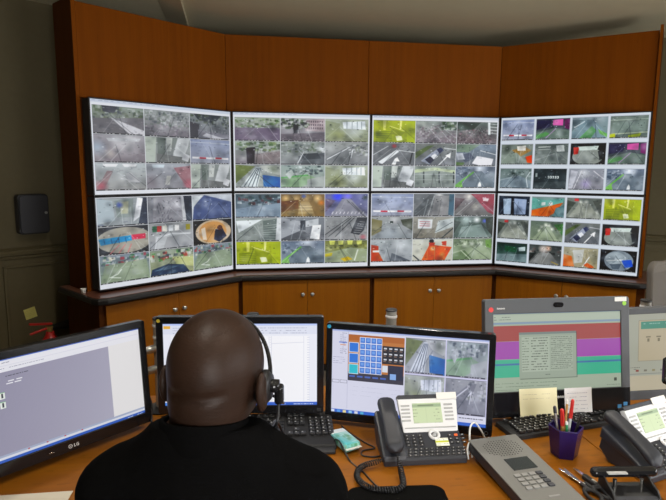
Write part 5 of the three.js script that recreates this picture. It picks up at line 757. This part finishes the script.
{
  const HC = [0.01, 1.205, 0];
  const ca = Math.cos(0.2), sa = Math.sin(0.2);                  // head turned a little to the person's right
  const head0 = carve(carve(union([
    ellip([0, 1.209, 0.004], [0.0775, 0.094, 0.095]), ellip([0, 1.19, -0.045], [0.066, 0.09, 0.06]), ellip([0, 1.135, -0.048], [0.056, 0.06, 0.053]),
    ellip([0, 1.108, -0.078], [0.03, 0.022, 0.026]), ellip([-0.004, 1.155, 0.016], [0.06, 0.058, 0.07]),
    capsule([0, 1.165, -0.104], [0, 1.142, -0.122], 0.007, 0.0125), ellip([0, 1.115, -0.1], [0.024, 0.009, 0.012]), ellip([0, 1.103, -0.099], [0.022, 0.008, 0.012]),
    capsule([-0.034, 1.186, -0.096], [0.034, 1.186, -0.096], 0.011, 0.011), capsule([-0.006, 1.13, 0.022], [-0.008, 1.0, 0.03], 0.06, 0.068)], 0.03),
    union([ellip([-0.031, 1.17, -0.109], [0.016, 0.01, 0.012]), ellip([0.031, 1.17, -0.109], [0.016, 0.01, 0.012])], 0.004), 0.012),
    union([capsule([-0.05, 1.182, 0.083], [0.0, 1.178, 0.1005], 0.002, 0.003), capsule([0.0, 1.178, 0.1005], [0.05, 1.182, 0.083], 0.003, 0.002)], 0.01), 0.016);
  const ear = (s) => { const c = [s * 0.089, 1.168, 0.012]; return carve(union([ellip(c, [0.009, 0.034, 0.02]), capsule([s * 0.074, 1.168, -0.008], [s * 0.09, 1.17, 0.012], 0.01, 0.007), ellip([s * 0.084, 1.138, 0.0], [0.008, 0.012, 0.01])], 0.01), ellip([s * 0.097, 1.172, 0.006], [0.006, 0.022, 0.012]), 0.008); };
  const headF = union([head0, ear(-1), ear(1)], 0.008);
  const headR = (x, y, z) => { const dx = x - HC[0] * 1, dz = z; return headF(dx * ca + dz * sa, y, -dx * sa + dz * ca); };
  const shL = [-0.158, 0.968, 0.008], shR = [0.163, 0.962, 0.008], elL = [-0.218, 0.775, -0.13], elR = [0.216, 0.775, -0.13], wrL = [-0.115, 0.8, -0.36], wrR = [0.105, 0.8, -0.36];
  const torso = [capsule([-0.008, 1.09, 0.028], [0, 0.99, 0.03], 0.064, 0.085), ellip([0, 0.92, 0.03], [0.165, 0.15, 0.105]), ellip([0, 0.74, 0.03], [0.16, 0.16, 0.105]), ellip([0, 0.57, 0.03], [0.175, 0.1, 0.12]), capsule([-0.05, 1.058, 0.025], shL, 0.05, 0.062), capsule([0.05, 1.058, 0.025], shR, 0.05, 0.062)];
  const arms = [capsule(shL, elL, 0.055, 0.042), capsule(elL, wrL, 0.042, 0.027), capsule(shR, elR, 0.055, 0.042), capsule(elR, wrR, 0.042, 0.027)];
  const knL = [-0.13, 0.53, -0.4], knR = [0.13, 0.53, -0.4], anL = [-0.13, 0.09, -0.42], anR = [0.13, 0.09, -0.42];
  const legs = [capsule([-0.09, 0.55, 0.02], knL, 0.085, 0.06), capsule(knL, anL, 0.058, 0.04), capsule([0.09, 0.55, 0.02], knR, 0.085, 0.06), capsule(knR, anR, 0.058, 0.04)];
  const hand = (s) => { const w = s < 0 ? wrL : wrR, fs = [], px = w[0] - s * 0.028, pz = w[2] - 0.068, py = w[1] - 0.008;
    fs.push(capsule(w, [px, py, pz + 0.01], 0.026, 0.024), ellip([px, py - 0.002, pz], [0.04, 0.017, 0.045]));
    const L = [0.066, 0.078, 0.074, 0.058];
    for (let i = 0; i < 4; i++) { const x = px + s * (-0.03 + i * 0.02), z0 = pz - 0.036 + Math.abs(i - 1.3) * 0.004, l = L[i]; const a = [x, py, z0], b = [x - s * 0.004, py + 0.006, z0 - l * 0.48], c = [x - s * 0.006, py - 0.008, z0 - l * 0.82], d = [x - s * 0.006, py - 0.02, z0 - l]; fs.push(capsule(a, b, 0.0098, 0.0088), capsule(b, c, 0.0088, 0.008), capsule(c, d, 0.008, 0.0072)); }
    const tx = px - s * 0.034; fs.push(capsule([tx + s * 0.012, py - 0.004, pz + 0.02], [tx - s * 0.014, py - 0.006, pz - 0.012], 0.013, 0.0105), capsule([tx - s * 0.014, py - 0.006, pz - 0.012], [tx - s * 0.022, py - 0.012, pz - 0.04], 0.0102, 0.0085));
    return union(fs, 0.007); };
  const bodyField = union([...torso, ...arms, ...legs, capsule(anL, [-0.13, 0.04, -0.5], 0.036, 0.03), capsule(anR, [0.13, 0.04, -0.5], 0.036, 0.03)], 0.05);
  const bodyGeo = merge([meshField((x, y, z) => bodyField(x, y, z) + 0.008, [0, 0.56, -0.16], 0.64, 104), meshField(headR, [0.005, 1.165, -0.01], 0.185, 124), meshField(hand(-1), [wrL[0] + 0.02, 0.79, wrL[2] - 0.07], 0.13, 88), meshField(hand(1), [wrR[0] - 0.02, 0.79, wrR[2] - 0.07], 0.13, 88)]);
  part('body', bodyGeo, M.skin, person);
  // shirt with sleeves to the wrist, cut off at neck and waist
  const fold = (x, y, z) => 0.003 * noise.noise(x * 14, y * 9, z * 14) + 0.0016 * noise.noise(x * 34, y * 22, z * 34);
  const trunk = union([...torso, ...arms.map((a) => a)], 0.05);
  const hemmed = (x, y, z) => Math.max(trunk(x, y, z) - 0.011 + fold(x, y, z), 0.6 - y, y - (1.102 + 0.22 * z), capBeyond(x, y, z));
  function capBeyond(x, y, z) { return -0.325 - z; }
  part('shirt', meshField(hemmed, [0, 0.83, -0.1], 0.34, 112), shirtMat, person, null, null, 'plain black long-sleeved shirt');
  const collarF = (x, y, z) => { const r = Math.hypot(x + 0.007, (z - 0.024) * 0.95), top = 1.112 + 0.24 * z; return Math.max(Math.abs(r - 0.073 - (1.1 - y) * 0.16) - 0.0045, y - top, top - 0.05 - y, -(z + 0.055)); };
  part('collar', meshField(collarF, [0, 1.1, 0.02], 0.13, 96), shirtMat, person);
  const pants = union(legs, 0.04), seatF = union([pants, ellip([0, 0.57, 0.03], [0.175, 0.1, 0.12])], 0.06);
  part('trousers', meshField((x, y, z) => Math.max(seatF(x, y, z) - 0.014, y - 0.64, 0.1 - y), [0, 0.4, -0.16], 0.36, 72), trouserMat, person);
  for (const s of [-1, 1]) { const eye = new THREE.SphereGeometry(0.0115, 16, 12), m = part('eye', eye, std({ color: lin(0.7, 0.68, 0.64), roughness: 0.2 }), person, [HC[0] + s * 0.031 * ca + 0.1 * sa * -1, 1.17, -0.098 * ca + s * -0.031 * sa * -1]); part('iris', at(new THREE.SphereGeometry(0.006, 14, 10), 0, 0, -0.0068), std({ color: lin(0.03, 0.015, 0.01), roughness: 0.15 }), m);
    const sh = plate(0.09, 0.26, 0.07, 0.04, 0.02); sh.rotateX(-Math.PI / 2); part('shoe', at(sh, s * 0.13, 0.036, -0.5), M.black, person); }
}
// headset
{
  const t = thing('headset', 'black telephone headset with single ear cup and microphone worn on the bald head', 'headset', [PX + 0.005, 1.199, PZ]); t.rotation.y = -0.13;
  const pts = []; for (let i = 0; i <= 20; i++) { const a = -0.12 + (i / 20) * (Math.PI + 0.02), rx = 0.0965, c = Math.sin(a); pts.push([Math.cos(a) * rx, -0.035 + c * 0.106, -0.022 - 0.07 * c]); }
  const bandC = new THREE.CatmullRomCurve3(pts.map(V)), fr = new THREE.Shape(); fr.absellipse(0, 0, 0.0036, 0.0075, 0, 2 * Math.PI);
  part('headband', new THREE.ExtrudeGeometry(fr, { steps: 60, extrudePath: bandC, bevelEnabled: false, curveSegments: 8 }), M.gloss, t);
  const cup = lathe([[0, 0], [0.026, 0], [0.03, 0.004], [0.03, 0.012], [0.022, 0.019], [0, 0.02]], 28); cup.rotateZ(-Math.PI / 2); part('ear_cup', at(cup, 0.081, -0.038, -0.022), M.black, t);
  const cushion = new THREE.TorusGeometry(0.02, 0.008, 12, 28); cushion.rotateY(Math.PI / 2); part('cushion', at(cushion, 0.079, -0.038, -0.022), M.matte, t);
  const pivot = lathe([[0, 0], [0.011, 0], [0.012, 0.003], [0.012, 0.016], [0, 0.018]], 20); pivot.rotateZ(-Math.PI / 2); part('pivot', at(pivot, 0.097, -0.036, -0.022), M.gloss, t);
  part('microphone_arm', merge([at(rbox(0.016, 0.036, 0.02, 0.006, 3), 0.112, -0.054, -0.03), tube([[0.112, -0.066, -0.03], [0.11, -0.088, -0.07], [0.085, -0.1, -0.12], [0.05, -0.1, -0.14]], 0.003, 30, 8)]), M.gloss, t); part('microphone', at(new THREE.SphereGeometry(0.009, 16, 12), 0.046, -0.1, -0.142), M.matte, t);
  part('temple_pad', at(rbox(0.008, 0.04, 0.024, 0.0035), -0.088, -0.035, -0.03), M.matte, t);
  part('cord', tube([[0.112, -0.07, -0.024], [0.112, -0.1, -0.012], [0.096, -0.125, -0.03], [0.085, -0.15, -0.12], [0.09, -0.24, -0.2]], 0.0028, 40, 8), M.black, t);
}
// @@END
renderer.render(scene, camera);
